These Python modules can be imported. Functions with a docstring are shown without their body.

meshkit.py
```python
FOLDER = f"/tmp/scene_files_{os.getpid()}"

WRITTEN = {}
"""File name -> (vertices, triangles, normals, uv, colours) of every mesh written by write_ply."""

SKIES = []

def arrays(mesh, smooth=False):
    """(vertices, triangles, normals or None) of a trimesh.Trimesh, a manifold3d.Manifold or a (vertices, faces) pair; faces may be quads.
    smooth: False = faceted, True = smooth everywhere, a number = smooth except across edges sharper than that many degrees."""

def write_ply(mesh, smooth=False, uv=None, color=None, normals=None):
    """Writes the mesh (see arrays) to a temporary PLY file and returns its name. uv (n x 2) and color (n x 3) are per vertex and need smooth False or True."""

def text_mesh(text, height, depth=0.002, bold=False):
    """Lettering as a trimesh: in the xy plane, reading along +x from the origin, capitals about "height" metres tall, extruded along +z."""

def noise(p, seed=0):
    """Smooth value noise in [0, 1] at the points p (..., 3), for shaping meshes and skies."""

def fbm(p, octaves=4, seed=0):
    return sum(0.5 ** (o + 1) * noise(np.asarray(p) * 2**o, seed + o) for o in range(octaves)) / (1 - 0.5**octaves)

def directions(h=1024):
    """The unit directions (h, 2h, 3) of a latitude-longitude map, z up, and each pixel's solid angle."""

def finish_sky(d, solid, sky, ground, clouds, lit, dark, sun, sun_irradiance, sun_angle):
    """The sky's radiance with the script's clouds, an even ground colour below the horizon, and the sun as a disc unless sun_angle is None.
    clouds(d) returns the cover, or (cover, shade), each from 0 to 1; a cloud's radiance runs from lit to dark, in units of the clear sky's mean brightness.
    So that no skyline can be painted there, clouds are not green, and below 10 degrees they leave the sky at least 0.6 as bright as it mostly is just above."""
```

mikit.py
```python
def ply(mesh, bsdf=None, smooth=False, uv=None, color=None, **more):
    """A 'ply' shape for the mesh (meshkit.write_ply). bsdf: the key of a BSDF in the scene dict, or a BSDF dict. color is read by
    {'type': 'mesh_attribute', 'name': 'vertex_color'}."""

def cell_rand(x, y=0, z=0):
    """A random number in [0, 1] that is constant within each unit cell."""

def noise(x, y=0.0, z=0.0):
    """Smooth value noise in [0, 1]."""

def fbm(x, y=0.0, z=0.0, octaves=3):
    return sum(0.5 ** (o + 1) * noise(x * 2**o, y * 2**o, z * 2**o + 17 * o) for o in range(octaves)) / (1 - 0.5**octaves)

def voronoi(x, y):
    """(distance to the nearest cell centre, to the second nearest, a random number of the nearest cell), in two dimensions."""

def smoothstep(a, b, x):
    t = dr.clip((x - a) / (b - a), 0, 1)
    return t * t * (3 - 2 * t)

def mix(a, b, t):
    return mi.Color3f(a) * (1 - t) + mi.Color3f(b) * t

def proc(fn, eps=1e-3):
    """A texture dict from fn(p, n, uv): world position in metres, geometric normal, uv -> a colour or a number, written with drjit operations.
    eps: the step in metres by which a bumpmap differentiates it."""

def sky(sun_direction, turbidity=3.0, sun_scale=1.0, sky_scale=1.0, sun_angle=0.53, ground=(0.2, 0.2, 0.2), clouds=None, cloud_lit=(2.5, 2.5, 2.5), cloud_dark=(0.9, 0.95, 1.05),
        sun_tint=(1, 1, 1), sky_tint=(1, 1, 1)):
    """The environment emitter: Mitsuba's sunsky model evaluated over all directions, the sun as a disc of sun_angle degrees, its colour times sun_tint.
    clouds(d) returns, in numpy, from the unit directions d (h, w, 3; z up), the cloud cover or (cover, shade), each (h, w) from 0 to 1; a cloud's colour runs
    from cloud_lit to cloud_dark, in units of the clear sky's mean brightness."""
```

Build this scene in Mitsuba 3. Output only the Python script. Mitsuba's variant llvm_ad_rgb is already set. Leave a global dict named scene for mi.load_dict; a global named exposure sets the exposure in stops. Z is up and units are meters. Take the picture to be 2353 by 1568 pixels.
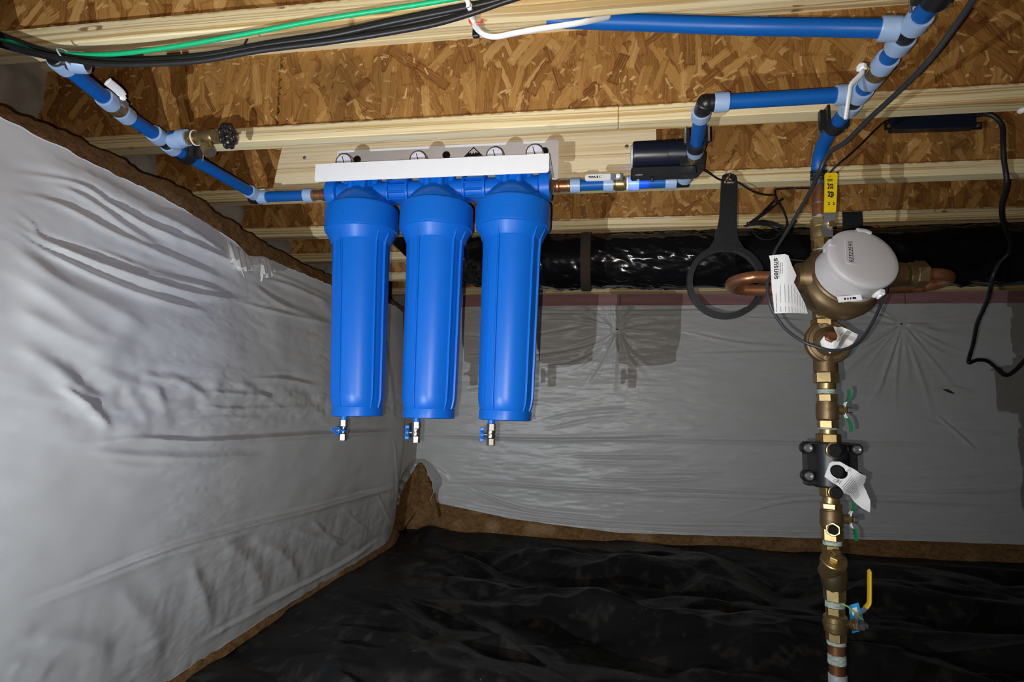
import math, random
import numpy as np, trimesh, drjit as dr, mitsuba as mi, manifold3d as m3
from shapely.geometry import Polygon, LineString
import mikit, meshkit
from mikit import proc, noise, fbm, voronoi, cell_rand, smoothstep, mix

# ------------------------------------------------------------------ camera, lights, exposure
# World: x right along the joists, y into the crawl space, z up; the phone is at the origin, 0.71 m above the ground.
FOCAL = 1370.16
RX = np.array([0.98725801, 0.00441155, -0.15906656])
RY = np.array([0.15735817, 0.12159495, 0.98002708])
RZ = np.array([0.02366513, -0.99257, 0.11935139])
ROT = np.array([RX, RY, RZ])
T4 = mi.ScalarTransform4f
fwd, upv = ROT[:, 2], -ROT[:, 1]
exposure = 0.0
scene, labels = {}, {}
scene['camera'] = {'type': 'perspective', 'fov': 2 * math.degrees(math.atan(1176.5 / FOCAL)), 'fov_axis': 'x',
                   'near_clip': 0.02, 'far_clip': 50.0,
                   'to_world': T4().look_at(origin=[0, 0, 0], target=fwd.tolist(), up=upv.tolist())}
# the phone's own LED beside its lens, and a small work lamp standing to the left, low down
scene['phone_flash'] = {'type': 'spot', 'intensity': {'type': 'rgb', 'value': [5.5, 5.1, 4.65]}, 'cutoff_angle': 60, 'beam_width': 11,
                        'to_world': T4().look_at(origin=[-0.022, 0.0, -0.012], target=[-0.20, 1.9, 0.44], up=[0, 0, 1])}
scene['work_lamp'] = {'type': 'spot', 'intensity': {'type': 'rgb', 'value': [5.5, 6.0, 6.5]}, 'cutoff_angle': 64, 'beam_width': 20,
                      'to_world': T4().look_at(origin=[-0.72, 0.015, -0.311], target=[-0.55, 1.6, 0.22], up=[0, 0, 1])}
FLOOR = -0.71
JZ = 0.70                              # height of the joists' undersides
JYS = [.940, 1.380, 1.797, 2.210, 2.610, 3.016, 3.420]   # their front faces


def ray(x, y):
    return ROT @ np.array([x - 1176.5, y - 784.0, FOCAL])


def at(x, y, Y):
    "the point of the photo's pixel x, y on the upright plane at depth Y"
    d = ray(x, y)
    return d * (Y / d[1])


def on_z(x, y, z):
    d = ray(x, y)
    return d * (z / d[2])


def left_x(y):
    return -1.095 - 0.022 * (y - 1.4)


def on_left(x, y, off=0.0):
    d, Y = ray(x, y), 1.4
    for _ in range(6):
        p = d * ((left_x(Y) + off) / d[0])
        Y = p[1]
    return p


# ------------------------------------------------------------------ helpers
def add(key, mesh, mat, smooth=35, **lab):
    assert key not in scene, key
    scene[key] = mikit.ply(mesh, mat, smooth)
    if lab:
        labels[key] = lab
    return key


def numbered(name):
    if name not in labels and name not in scene:
        return name
    k = 1
    while f'{name}_{k:03d}' in labels or f'{name}_{k:03d}' in scene:
        k += 1
    return f'{name}_{k:03d}'


def thing(name, label, cat, group=None):
    k = numbered(name)
    labels[k] = {'label': label, 'category': cat}
    if group:
        labels[k]['group'] = group
    return k


def part(t, name, mesh, mat, label=None, smooth=35):
    k = numbered(t + '__' + name)
    add(k, mesh, mat, smooth)
    labels[k] = {'label': label} if label else {}
    if not label:
        del labels[k]
    return k


def struct(name, mesh, mat, label=None, smooth=True):
    add(name, mesh, mat, smooth)
    labels[name] = {'kind': 'structure', **({'label': label} if label else {})}


def unit(v):
    v = np.asarray(v, float)
    return v / np.linalg.norm(v)


def basis(d, up=None):
    d = unit(d)
    a = np.asarray(up if up is not None else ([0, 0, 1.] if abs(d[2]) < .9 else [1., 0, 0]), float)
    u = unit(a - d * (a @ d))
    return u, np.cross(d, u), d


def lathe(prof, p, d, n=32, up=None, phase=0.0):
    "surface of revolution: prof is a list of (radius, height along d)"
    u, v, d = basis(d, up)
    p, prof = np.asarray(p, float), [(max(r, 1e-5), h) for r, h in prof]
    if prof[0][0] > 2e-5:
        prof = [(1e-5, prof[0][1])] + prof
    if prof[-1][0] > 2e-5:
        prof = prof + [(1e-5, prof[-1][1])]
    a = np.arange(n) * 2 * math.pi / n + phase
    ring = np.cos(a)[:, None] * u + np.sin(a)[:, None] * v
    V = np.concatenate([p + r * ring + h * d for r, h in prof])
    m = len(prof)
    i, j = np.meshgrid(np.arange(m - 1), np.arange(n), indexing='ij')
    q = np.stack([i * n + j, i * n + (j + 1) % n, (i + 1) * n + (j + 1) % n, (i + 1) * n + j], -1).reshape(-1, 4)
    F = np.vstack([q[:, [0, 1, 2]], q[:, [0, 2, 3]]])
    mesh = trimesh.Trimesh(V, F, process=False)
    mesh.merge_vertices(digits_vertex=7)
    mesh.update_faces(mesh.nondegenerate_faces())
    if mesh.volume < 0:
        mesh.invert()
    return mesh


def cyl(p0, p1, r, n=28, ch=None, r1=None):
    p0, p1 = np.asarray(p0, float), np.asarray(p1, float)
    L = np.linalg.norm(p1 - p0)
    r1 = r if r1 is None else r1
    c = min(r, r1, L) * .12 if ch is None else ch
    return lathe([(r - c, 0), (r, c), (r1, L - c), (r1 - c, L)], p0, p1 - p0, n)


def hexnut(p0, p1, r, phase=0.0, up=None):
    p0, p1 = np.asarray(p0, float), np.asarray(p1, float)
    L, c = np.linalg.norm(p1 - p0), r * .08
    return lathe([(r - c, 0), (r, c), (r, L - c), (r - c, L)], p0, p1 - p0, 6, up, phase)


def spline(pts, k=10):
    P = np.asarray(pts, float)
    if len(P) < 3:
        return np.linspace(P[0], P[-1], max(k, 2))
    Q = np.vstack([2 * P[0] - P[1], P, 2 * P[-1] - P[-2]])
    out = []
    for i in range(len(P) - 1):
        a, b, c, e = Q[i:i + 4]
        t = np.linspace(0, 1, k, endpoint=False)[:, None]
        out.append(.5 * (2 * b + (c - a) * t + (2 * a - 5 * b + 4 * c - e) * t**2 + (3 * b - a - 3 * c + e) * t**3))
    return np.vstack(out + [P[-1:]])


def tube(pts, r, n=12, k=10, flat=1.0, up=None):
    P = spline(pts, k) if k else np.asarray(pts, float)
    t = np.gradient(P, axis=0)
    t /= np.linalg.norm(t, axis=1, keepdims=True) + 1e-12
    u = basis(t[0], up)[0]
    us = []
    for d in t:
        if up is not None:
            u = np.asarray(up, float)
        u = u - d * (u @ d)
        u = u / (np.linalg.norm(u) + 1e-12)
        us.append(u)
    us = np.array(us)
    vs = np.cross(t, us)
    a = np.arange(n) * 2 * math.pi / n
    R = np.broadcast_to(np.asarray(r, float), (len(P),))[:, None, None]
    V = (P[:, None] + R * (np.cos(a)[None, :, None] * us[:, None] + flat * np.sin(a)[None, :, None] * vs[:, None])).reshape(-1, 3)
    m = len(P)
    i, j = np.meshgrid(np.arange(m - 1), np.arange(n), indexing='ij')
    q = np.stack([i * n + j, i * n + (j + 1) % n, (i + 1) * n + (j + 1) % n, (i + 1) * n + j], -1).reshape(-1, 4)
    F = [q[:, [0, 1, 2]], q[:, [0, 2, 3]]]
    V = np.vstack([V, P[:1], P[-1:]])
    j = np.arange(n)
    F.append(np.stack([j * 0 + m * n, (j + 1) % n, j], 1))
    F.append(np.stack([j * 0 + m * n + 1, (m - 1) * n + j, (m - 1) * n + (j + 1) % n], 1))
    mesh = trimesh.Trimesh(V, np.vstack(F), process=False)
    if mesh.volume < 0:
        mesh.invert()
    return mesh


def hull(pts):
    return trimesh.convex.convex_hull(np.asarray(pts, float))


def box(c, s, ch=.0015, R=None):
    "chamfered box: centre, full sizes, chamfer, optional rows of local axes"
    h, pts = np.asarray(s, float) / 2, []
    ch = min(ch, h.min() * .8)
    for sx in (-1, 1):
        for sy in (-1, 1):
            for sz in (-1, 1):
                for k in range(3):
                    q = h - ch
                    q[k] = h[k]
                    pts.append(q * (sx, sy, sz))
    pts = np.array(pts)
    if R is not None:
        pts = pts @ np.asarray(R)
    return hull(pts + np.asarray(c, float))


def rbox(x0, x1, y0, y1, z0, z1, ch=.0015):
    return box([(x0 + x1) / 2, (y0 + y1) / 2, (z0 + z1) / 2], [x1 - x0, y1 - y0, z1 - z0], ch)


def cat(*ms):
    return trimesh.util.concatenate(list(ms))


def plate(poly, o, u, v, th, n_off=0.0):
    "flat plate: 2-D polygon (shapely or points, metres) in the plane o + a*u + b*v, th thick along u x v"
    poly = poly if hasattr(poly, 'geom_type') else Polygon(poly)
    if not poly.is_valid:
        poly = poly.buffer(0)
    m = trimesh.creation.extrude_polygon(poly, th, engine='earcut')
    u, v = np.asarray(u, float), np.asarray(v, float)
    w = unit(np.cross(u, v))
    V = m.vertices
    m = trimesh.Trimesh(np.asarray(o) + V[:, :1] * u + V[:, 1:2] * v + (V[:, 2:] + n_off) * w, m.faces, process=False)
    if m.volume < 0:
        m.invert()
    return m


def grid(P):
    "mesh of an (a, b, 3) array of points"
    a, b = P.shape[:2]
    i, j = np.meshgrid(np.arange(a - 1), np.arange(b - 1), indexing='ij')
    q = np.stack([i * b + j, i * b + j + 1, (i + 1) * b + j + 1, (i + 1) * b + j], -1).reshape(-1, 4)
    return trimesh.Trimesh(P.reshape(-1, 3), np.vstack([q[:, [0, 1, 2]], q[:, [0, 2, 3]]]), process=False)


def solid_sheet(P, off):
    "closed sheet: the grid P and the same grid moved by off, joined at the rims"
    a, b = P.shape[:2]
    Q = P + off
    m = grid(P)
    n = a * b
    rim = [i * b for i in range(a)] + [(a - 1) * b + j for j in range(1, b)] + [i * b + b - 1 for i in range(a - 2, -1, -1)] + list(range(b - 2, 0, -1))
    r = np.array(rim)
    s = np.roll(r, -1)
    F = np.vstack([m.faces, m.faces[:, ::-1] + n, np.stack([s, r, r + n], 1), np.stack([s, r + n, s + n], 1)])
    mm = trimesh.Trimesh(np.vstack([P.reshape(-1, 3), Q.reshape(-1, 3)]), F, process=False)
    if mm.volume < 0:
        mm.invert()
    return mm


def fn3(x, y, z=0, f=1.0, oc=4, seed=0):
    "mesh noise, centred on zero"
    x, y, z = np.broadcast_arrays(np.asarray(x, float), y, z)
    return meshkit.fbm(np.stack([x, y, z], -1) * f, oc, seed) - .5


def seg_dist(A, B, line):
    "signed distance of the points (A, B) to a polyline, and the place 0..1 along it"
    L = np.asarray(line, float)
    s = np.concatenate([[0], np.cumsum(np.linalg.norm(np.diff(L, axis=0), axis=1))])
    best, sign, par = np.full(A.shape, 1e9), np.ones(A.shape), np.zeros(A.shape)
    for k in range(len(L) - 1):
        d = L[k + 1] - L[k]
        l2 = d @ d + 1e-12
        t = np.clip(((A - L[k, 0]) * d[0] + (B - L[k, 1]) * d[1]) / l2, 0, 1)
        ex, ey = A - L[k, 0] - t * d[0], B - L[k, 1] - t * d[1]
        q = np.hypot(ex, ey)
        hit = q < best
        best = np.where(hit, q, best)
        sign = np.where(hit, np.sign(d[0] * ey - d[1] * ex), sign)
        par = np.where(hit, (s[k] + t * (s[k + 1] - s[k])) / s[-1], par)
    return best * sign, par


def fold(A, B, line, amp, w, taper=(.25, .25)):
    d, t = seg_dist(A, B, spline(np.c_[np.asarray(line), np.zeros(len(line))], 6)[:, :2])
    e = np.clip(t / max(taper[0], 1e-3), 0, 1) * np.clip((1 - t) / max(taper[1], 1e-3), 0, 1)
    e = e * e * (3 - 2 * e)
    w2 = w * (.6 + .8 * t)
    return amp * e * (np.exp(-np.abs(d / w2) ** 1.5) - .45 * np.exp(-((d - 1.7 * w2) / (1.1 * w2)) ** 2))


# ------------------------------------------------------------------ materials
def prin(name, col, rough=.5, metal=0.0, spec=.5, **k):
    c = col if isinstance(col, dict) else {'type': 'rgb', 'value': list(col)}
    scene[name] = {'type': 'twosided', 'bsdf': {'type': 'principled', 'base_color': c, 'roughness': rough, 'metallic': metal, 'specular': spec, **k}}


def bump(name, inner, fn, scale=1.0, eps=1e-3):
    b = scene.pop(inner)['bsdf']
    scene[name] = {'type': 'twosided', 'bsdf': {'type': 'bumpmap', 'arbitrary': proc(fn, eps), 'scale': scale, 'bsdf': b}}


def flakes(u, v, cu, cv, hl, hw, spread, seed, col, best_h, lo, mid, hi):
    "one layer of wood strands: oriented chips scattered over cells, the topmost wins"
    iu, iv = dr.floor(u / cu), dr.floor(v / cv)
    for a in (-1, 0, 1):
        for b in (-1, 0, 1):
            x, y = iu + a, iv + b
            r1, r2, r3 = cell_rand(x, y, seed), cell_rand(x, y, seed + 1), cell_rand(x, y, seed + 2)
            r4, r5 = cell_rand(x, y, seed + 3), cell_rand(x, y, seed + 4)
            du, dv = u - (x + r1) * cu, v - (y + r2) * cv
            ang = (r3 - .5) * spread
            c, s = dr.cos(ang), dr.sin(ang)
            al, ac = du * s + dv * c, du * c - dv * s
            L, W = hl * (.55 + .45 * r4), hw * (.35 + .65 * r5)
            ac = ac + .07 * W * dr.sin(al * 45 + r4 * 6)
            e = dr.maximum(dr.abs(al) / L + .07 * dr.sin(ac * 1500 + r1 * 40) * dr.sin(ac * 620 + r2 * 20), dr.abs(ac) / W + .08 * dr.sin(al * 260 + r2 * 30))
            inside = (e < 1) & (r5 + r4 * .5 + seed * .002 > best_h)
            g = noise(ac * 900 + r1 * 50, al * 25 + r2 * 20)
            tone = dr.clip(.15 + .7 * r1 + .4 * (g - .5) - .28 * smoothstep(.86, 1.0, e), 0, 1)  # last term paints edge shade into each strand for a look of relief
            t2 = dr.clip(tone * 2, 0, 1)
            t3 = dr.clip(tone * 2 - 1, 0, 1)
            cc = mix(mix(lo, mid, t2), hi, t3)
            col = dr.select(inside, cc, col)
            best_h = dr.select(inside, r5 + r4 * .5 + seed * .002, best_h)
    return col, best_h


def osb(p, n, uv):
    u, v = p.x + 3.7 * dr.floor(p.y / .2 + .3), p.z
    u, v = u + .006 * (noise(u * 30, v * 30) - .5), v + .004 * (noise(u * 30, v * 30, 9) - .5)
    base = mix((.20, .085, .018), (.33, .155, .04), noise(u * 400, v * 14))
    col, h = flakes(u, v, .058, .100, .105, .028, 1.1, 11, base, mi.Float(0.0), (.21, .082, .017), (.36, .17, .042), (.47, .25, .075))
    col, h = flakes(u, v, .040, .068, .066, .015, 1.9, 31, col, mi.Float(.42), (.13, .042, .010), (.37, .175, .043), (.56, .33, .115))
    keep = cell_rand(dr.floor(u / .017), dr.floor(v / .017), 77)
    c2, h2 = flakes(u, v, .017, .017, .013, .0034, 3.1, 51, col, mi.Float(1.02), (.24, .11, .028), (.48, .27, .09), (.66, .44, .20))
    stain = smoothstep(.60, .80, fbm(p.x * 5, p.z * 5, 2, 3))
    return dr.select(keep > .40, c2, col) * (1 - .35 * stain)


def pine(p, n, uv):
    w = p.z * .9 + p.y * .35
    s = 11.0 * dr.floor(p.y / .4)
    wob = .004 * noise(p.x * 2.1, s) + .0015 * noise(p.x * 9, s + 3)
    g = noise(p.x * 2.2, (w + wob) * 330, s)
    g2 = noise(p.x * 4, (w + wob) * 800, s + 5)
    c = mix((.74, .61, .35), (.52, .35, .14), smoothstep(.46, .80, g))
    c = mix(c, (.80, .72, .49), smoothstep(.55, .9, g2) * .6)
    c = mix(c, (.42, .26, .10), smoothstep(.60, .85, noise(p.x * 1.4, (w + wob) * 520, s + 9)) * .8)
    c = c * (.86 + .28 * noise(p.x * 1.3, w * 20, s + 8))
    spot = smoothstep(.86, .93, noise(p.x * 7, w * 60 + s, 4.0)) * smoothstep(.5, .8, noise(p.x * 60, w * 200, 2))
    glue = smoothstep(.733, .7405, p.z) * smoothstep(.35, .75, noise(p.x * 90, 1, s)) * dr.select(p.z < .75, 1.0, 0.0)
    c = mix(c, (.25, .10, .035), glue * .75)
    return mix(c, (.16, .075, .03), spot * .85)


def pale_board(p, n, uv):
    g = noise(p.x * 2.2, p.z * 190 + .8 * noise(p.x * 3, p.z * 20))
    c = mix((.80, .66, .42), (.70, .53, .30), smoothstep(.45, .9, g))
    return c * (.92 + .16 * noise(p.x * 9, p.z * 700))


def batt(p, n, uv):
    f = fbm(p.x * 60, p.y * 60, p.z * 60, 3)
    g = noise(p.x * 9, p.y * 9, p.z * 9)
    h = noise(p.x * 240, p.y * 240, p.z * 240)
    c = mix(mix((.12, .06, .022), (.38, .21, .09), f), (.58, .40, .22), smoothstep(.6, .95, g) * .5)
    return c * (.5 + .62 * h)


def sheet_col(p, n, uv):
    f = fbm(p.x * 3 + 5, p.y * 3, p.z * 3, 3)
    return mix((.52, .515, .505), (.60, .60, .598), f)


def sheet_bump(p, n, uv):
    q = p.x + p.y
    a = noise(q * 14, p.z * 60) * 1.2 + noise(q * 55 + 3, p.z * 140) * .5
    m = smoothstep(.42, .75, noise(q * 2.5, p.z * 4, 5))
    return a * m * .0014 + noise(q * 6, p.z * 22, 8) * .0022


def poly_col(p, n, uv):
    f = fbm(p.x * 7, p.y * 7, 0, 4)
    d = smoothstep(.55, .85, fbm(p.x * 23, p.y * 23, 3, 3))
    speck = smoothstep(.93, .97, noise(p.x * 160, p.y * 160, 1)) * smoothstep(.6, .8, noise(p.x * 9, p.y * 9, 7))
    return mix(mix((.007, .0073, .008), (.017, .0168, .0165), f), (.050, .046, .040), d * .55) + mi.Color3f(speck * .08)


def poly_bump(p, n, uv):
    return .0025 * noise(p.x * 22, p.y * 22) + .0012 * noise(p.x * 70, p.y * 70, 3)


def brass_col(p, n, uv):
    f = fbm(p.x * 50, p.y * 50, p.z * 50, 3)
    return mix((.26, .18, .075), (.47, .35, .16), f)


def bronze_col(p, n, uv):
    f = fbm(p.x * 40, p.y * 40, p.z * 40, 3)
    return mix((.12, .078, .036), (.21, .14, .07), f)


def copper_col(p, n, uv):
    f = fbm(p.x * 35, p.y * 35, p.z * 35, 3)
    return mix((.27, .10, .045), (.56, .26, .13), f)


def tape_col(p, n, uv):
    f = noise(p.x * 160, p.y * 160, p.z * 260)
    return mix((.20, .25, .21), (.50, .60, .55), f)


def conc(p, n, uv):
    return mix((.28, .255, .215), (.47, .435, .38), fbm(p.x * 8, p.y * 8, p.z * 8, 4))


def pinkc(p, n, uv):
    return mix((.28, .12, .12), (.46, .24, .25), fbm(p.x * 4, p.y * 8, p.z * 30, 3))


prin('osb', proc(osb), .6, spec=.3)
prin('pine', proc(pine), .55, spec=.3)
prin('pale_board', proc(pale_board), .55, spec=.3)
prin('insulation_fibre', proc(batt), .95, spec=.1)
prin('facing0', proc(sheet_col), .38, spec=.5)
bump('facing', 'facing0', sheet_bump)
prin('facing_plain', proc(sheet_col), .36, spec=.5)
prin('poly0', proc(poly_col), .42, spec=.12)
bump('black_poly', 'poly0', poly_bump)
prin('concrete', proc(conc), .9, spec=.1)
prin('pink_foam', proc(pinkc), .6, spec=.3)
prin('brass', proc(brass_col), .34, .82)
prin('bronze', proc(bronze_col), .45, .6)
prin('dark_bronze', (.075, .055, .03), .5, .5)
prin('copper', proc(copper_col), .33, .8)
prin('thread_tape', proc(tape_col), .7)
prin('pipe_blue', (.005, .095, .37), .4, spec=.3)
prin('ring_blue', (.30, .42, .62), .35, spec=.5)
prin('filter_blue', (.004, .125, .56), .36, spec=.3)
prin('black_plastic', (.012, .012, .014), .38, spec=.5)
prin('navy_black', (.008, .011, .022), .33, spec=.5)
prin('black_rubber', (.014, .014, .015), .45)
prin('grey_cable', (.035, .037, .042), .45)
prin('duct_film', (.006, .006, .007), .2, spec=.5)
prin('nickel', (.42, .385, .33), .26, .95)
prin('steel', (.52, .53, .54), .32, .9)
prin('dull_steel', (.23, .22, .20), .5, .6)
prin('white_powder', (.90, .90, .92), .4)
prin('white_plastic', (.80, .80, .79), .35)
prin('grey_plastic', (.52, .50, .51), .42)
prin('paper', (.78, .79, .80), .6, spec=.2)
prin('paper_dark', (.30, .30, .26), .6, spec=.2)  # darker paper tone for the dark print on the crumpled label
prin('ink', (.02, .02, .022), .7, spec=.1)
prin('grey_ink', (.22, .22, .24), .7, spec=.1)
prin('yellow_vinyl', (.72, .50, .006), .35)
prin('green_vinyl', (.008, .17, .055), .35)
prin('green_cable', (.008, .42, .17), .4)
prin('lime_wire', (.30, .52, .05), .4)
prin('cyan_card', (.01, .33, .72), .45)
prin('red_plastic', (.72, .07, .06), .4)
prin('dial', (.72, .70, .76), .4)
prin('chrome_dark', (.28, .27, .30), .2, .85)
prin('valve_grey', (.33, .34, .37), .45, .5)
prin('silver_sleeve', (.55, .56, .58), .4, .4)
prin('dark_brown', (.05, .04, .03), .95)
# ------------------------------------------------------------------ the setting
# ground: black vapour barrier, crumpled
gx, gy = np.meshgrid(np.linspace(-1.45, 3.1, 560), np.linspace(-.9, 3.75, 560), indexing='ij')
wx, wy = gx + .10 * fn3(gx, gy, 0, 2.5, 2, 5), gy + .22 * gx + .12 * fn3(gx, gy, 0, 2.5, 2, 6)
h = np.zeros_like(gx)
rr = random.Random(7)
for k in range(46):                                     # long creases, running mostly across
    cx, cy = rr.uniform(-1.1, 2.6), rr.uniform(.9, 3.6)
    an, L = rr.gauss(0, .55), rr.uniform(.25, .9)
    pts = [(cx - L * math.cos(an), cy - L * math.sin(an)), (cx + rr.uniform(-.05, .05), cy + rr.uniform(-.06, .06)), (cx + L * math.cos(an), cy + L * math.sin(an))]
    w = rr.uniform(.018, .05)
    h += fold(wx, wy, pts, rr.uniform(.5, 1.0) * w * .45, w, (.4, .4))
from scipy.interpolate import LinearNDInterpolator
from scipy.ndimage import gaussian_filter
rn = np.random.default_rng(12)
for n_, am, sx in ((260, .150, .45), (1000, .078, .5), (2600, .022, .8)):       # stiff film: flat facets meeting in creases
    q_pts = np.c_[rn.uniform(-1.8, 3.5, n_) * sx, rn.uniform(-1.2, 4.1, n_)]
    h += gaussian_filter(np.nan_to_num(LinearNDInterpolator(q_pts, rn.uniform(-.5, .5, n_))(np.stack([wx * sx, wy], -1))), .6) * am
h += .05 * np.exp(-((gy - 3.55) / .12) ** 2) * (.6 + .8 * fn3(gx, gy, 0, 4, 2, 24)) + .05 * np.exp(-((gx + 1.0) / .10) ** 2) * np.exp(-((gy - 3.4) / .25) ** 2)
h -= np.median(h)
h = np.where(h > .05, .05 + (h - .05) * .5, h)
h *= .15 + .85 * np.clip((3.62 - gy) / .55, 0, 1)
h *= .3 + .7 * np.clip((gx + 1.12) / .35, 0, 1)
h += .045 * np.exp(-((gx + 1.04) / .10) ** 2 - ((gy - 3.45) / .14) ** 2)
floor_h = FLOOR + (h - .01) * np.clip((gx + 1.22) / .15, .15, 1)
struct('floor', solid_sheet(np.stack([gx, gy, floor_h], -1), np.array([0, 0, -.02])), 'black_poly', 'crumpled black plastic ground sheet')

# foundation walls behind the blankets, subfloor above
struct('wall_left', rbox(-1.95, -1.70, -.9, 4.1, FLOOR - .02, 1.0), 'concrete', smooth=False)
struct('wall_back', rbox(-1.70, 3.1, 3.86, 4.1, FLOOR - .02, 1.0), 'concrete', smooth=False)
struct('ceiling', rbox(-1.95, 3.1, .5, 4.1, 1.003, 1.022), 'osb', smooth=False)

# left wall: white facing of the insulation blanket
top_px = [(0, 265), (130, 333), (225, 382), (300, 418), (378, 455), (450, 497), (500, 530), (540, 555), (570, 588), (602, 590), (666, 616), (765, 658), (860, 690), (905, 702)]
bot_px = [(395, 1566), (470, 1516), (560, 1455), (640, 1403), (740, 1342), (830, 1286), (880, 1253), (908, 1228), (914, 1215)]
tp, bp = np.array([on_left(*q) for q in top_px]), np.array([on_left(*q) for q in bot_px])
YL = np.linspace(-.2, 3.60, 480)
zt = np.interp(YL, tp[:, 1], tp[:, 2])
zb = np.interp(YL, bp[:, 1], np.maximum(bp[:, 2], FLOOR + .012)) + .006 * fn3(YL, 0, 0, 14, 3, 3)
zt = zt + .008 * fn3(YL, 0, 0, 9, 3, 2) + .006 * fn3(YL, 0, 0, 40, 2, 8)
TT = np.linspace(0, 1, 300)
LY = np.repeat(YL[:, None], 300, 1)
LZ = zb[:, None] + (zt - zb)[:, None] * TT[None]
D = .030 * np.sin(np.clip(TT, 0, 1) * math.pi)[None] * (1 + 1.2 * fn3(LY, LZ, 0, 1.2, 2, 4)) + .012 * fn3(LY, LZ, 0, 2.2, 3, 9)


def L2(px):
    return [tuple(on_left(*q)[1:]) for q in px]


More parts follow.
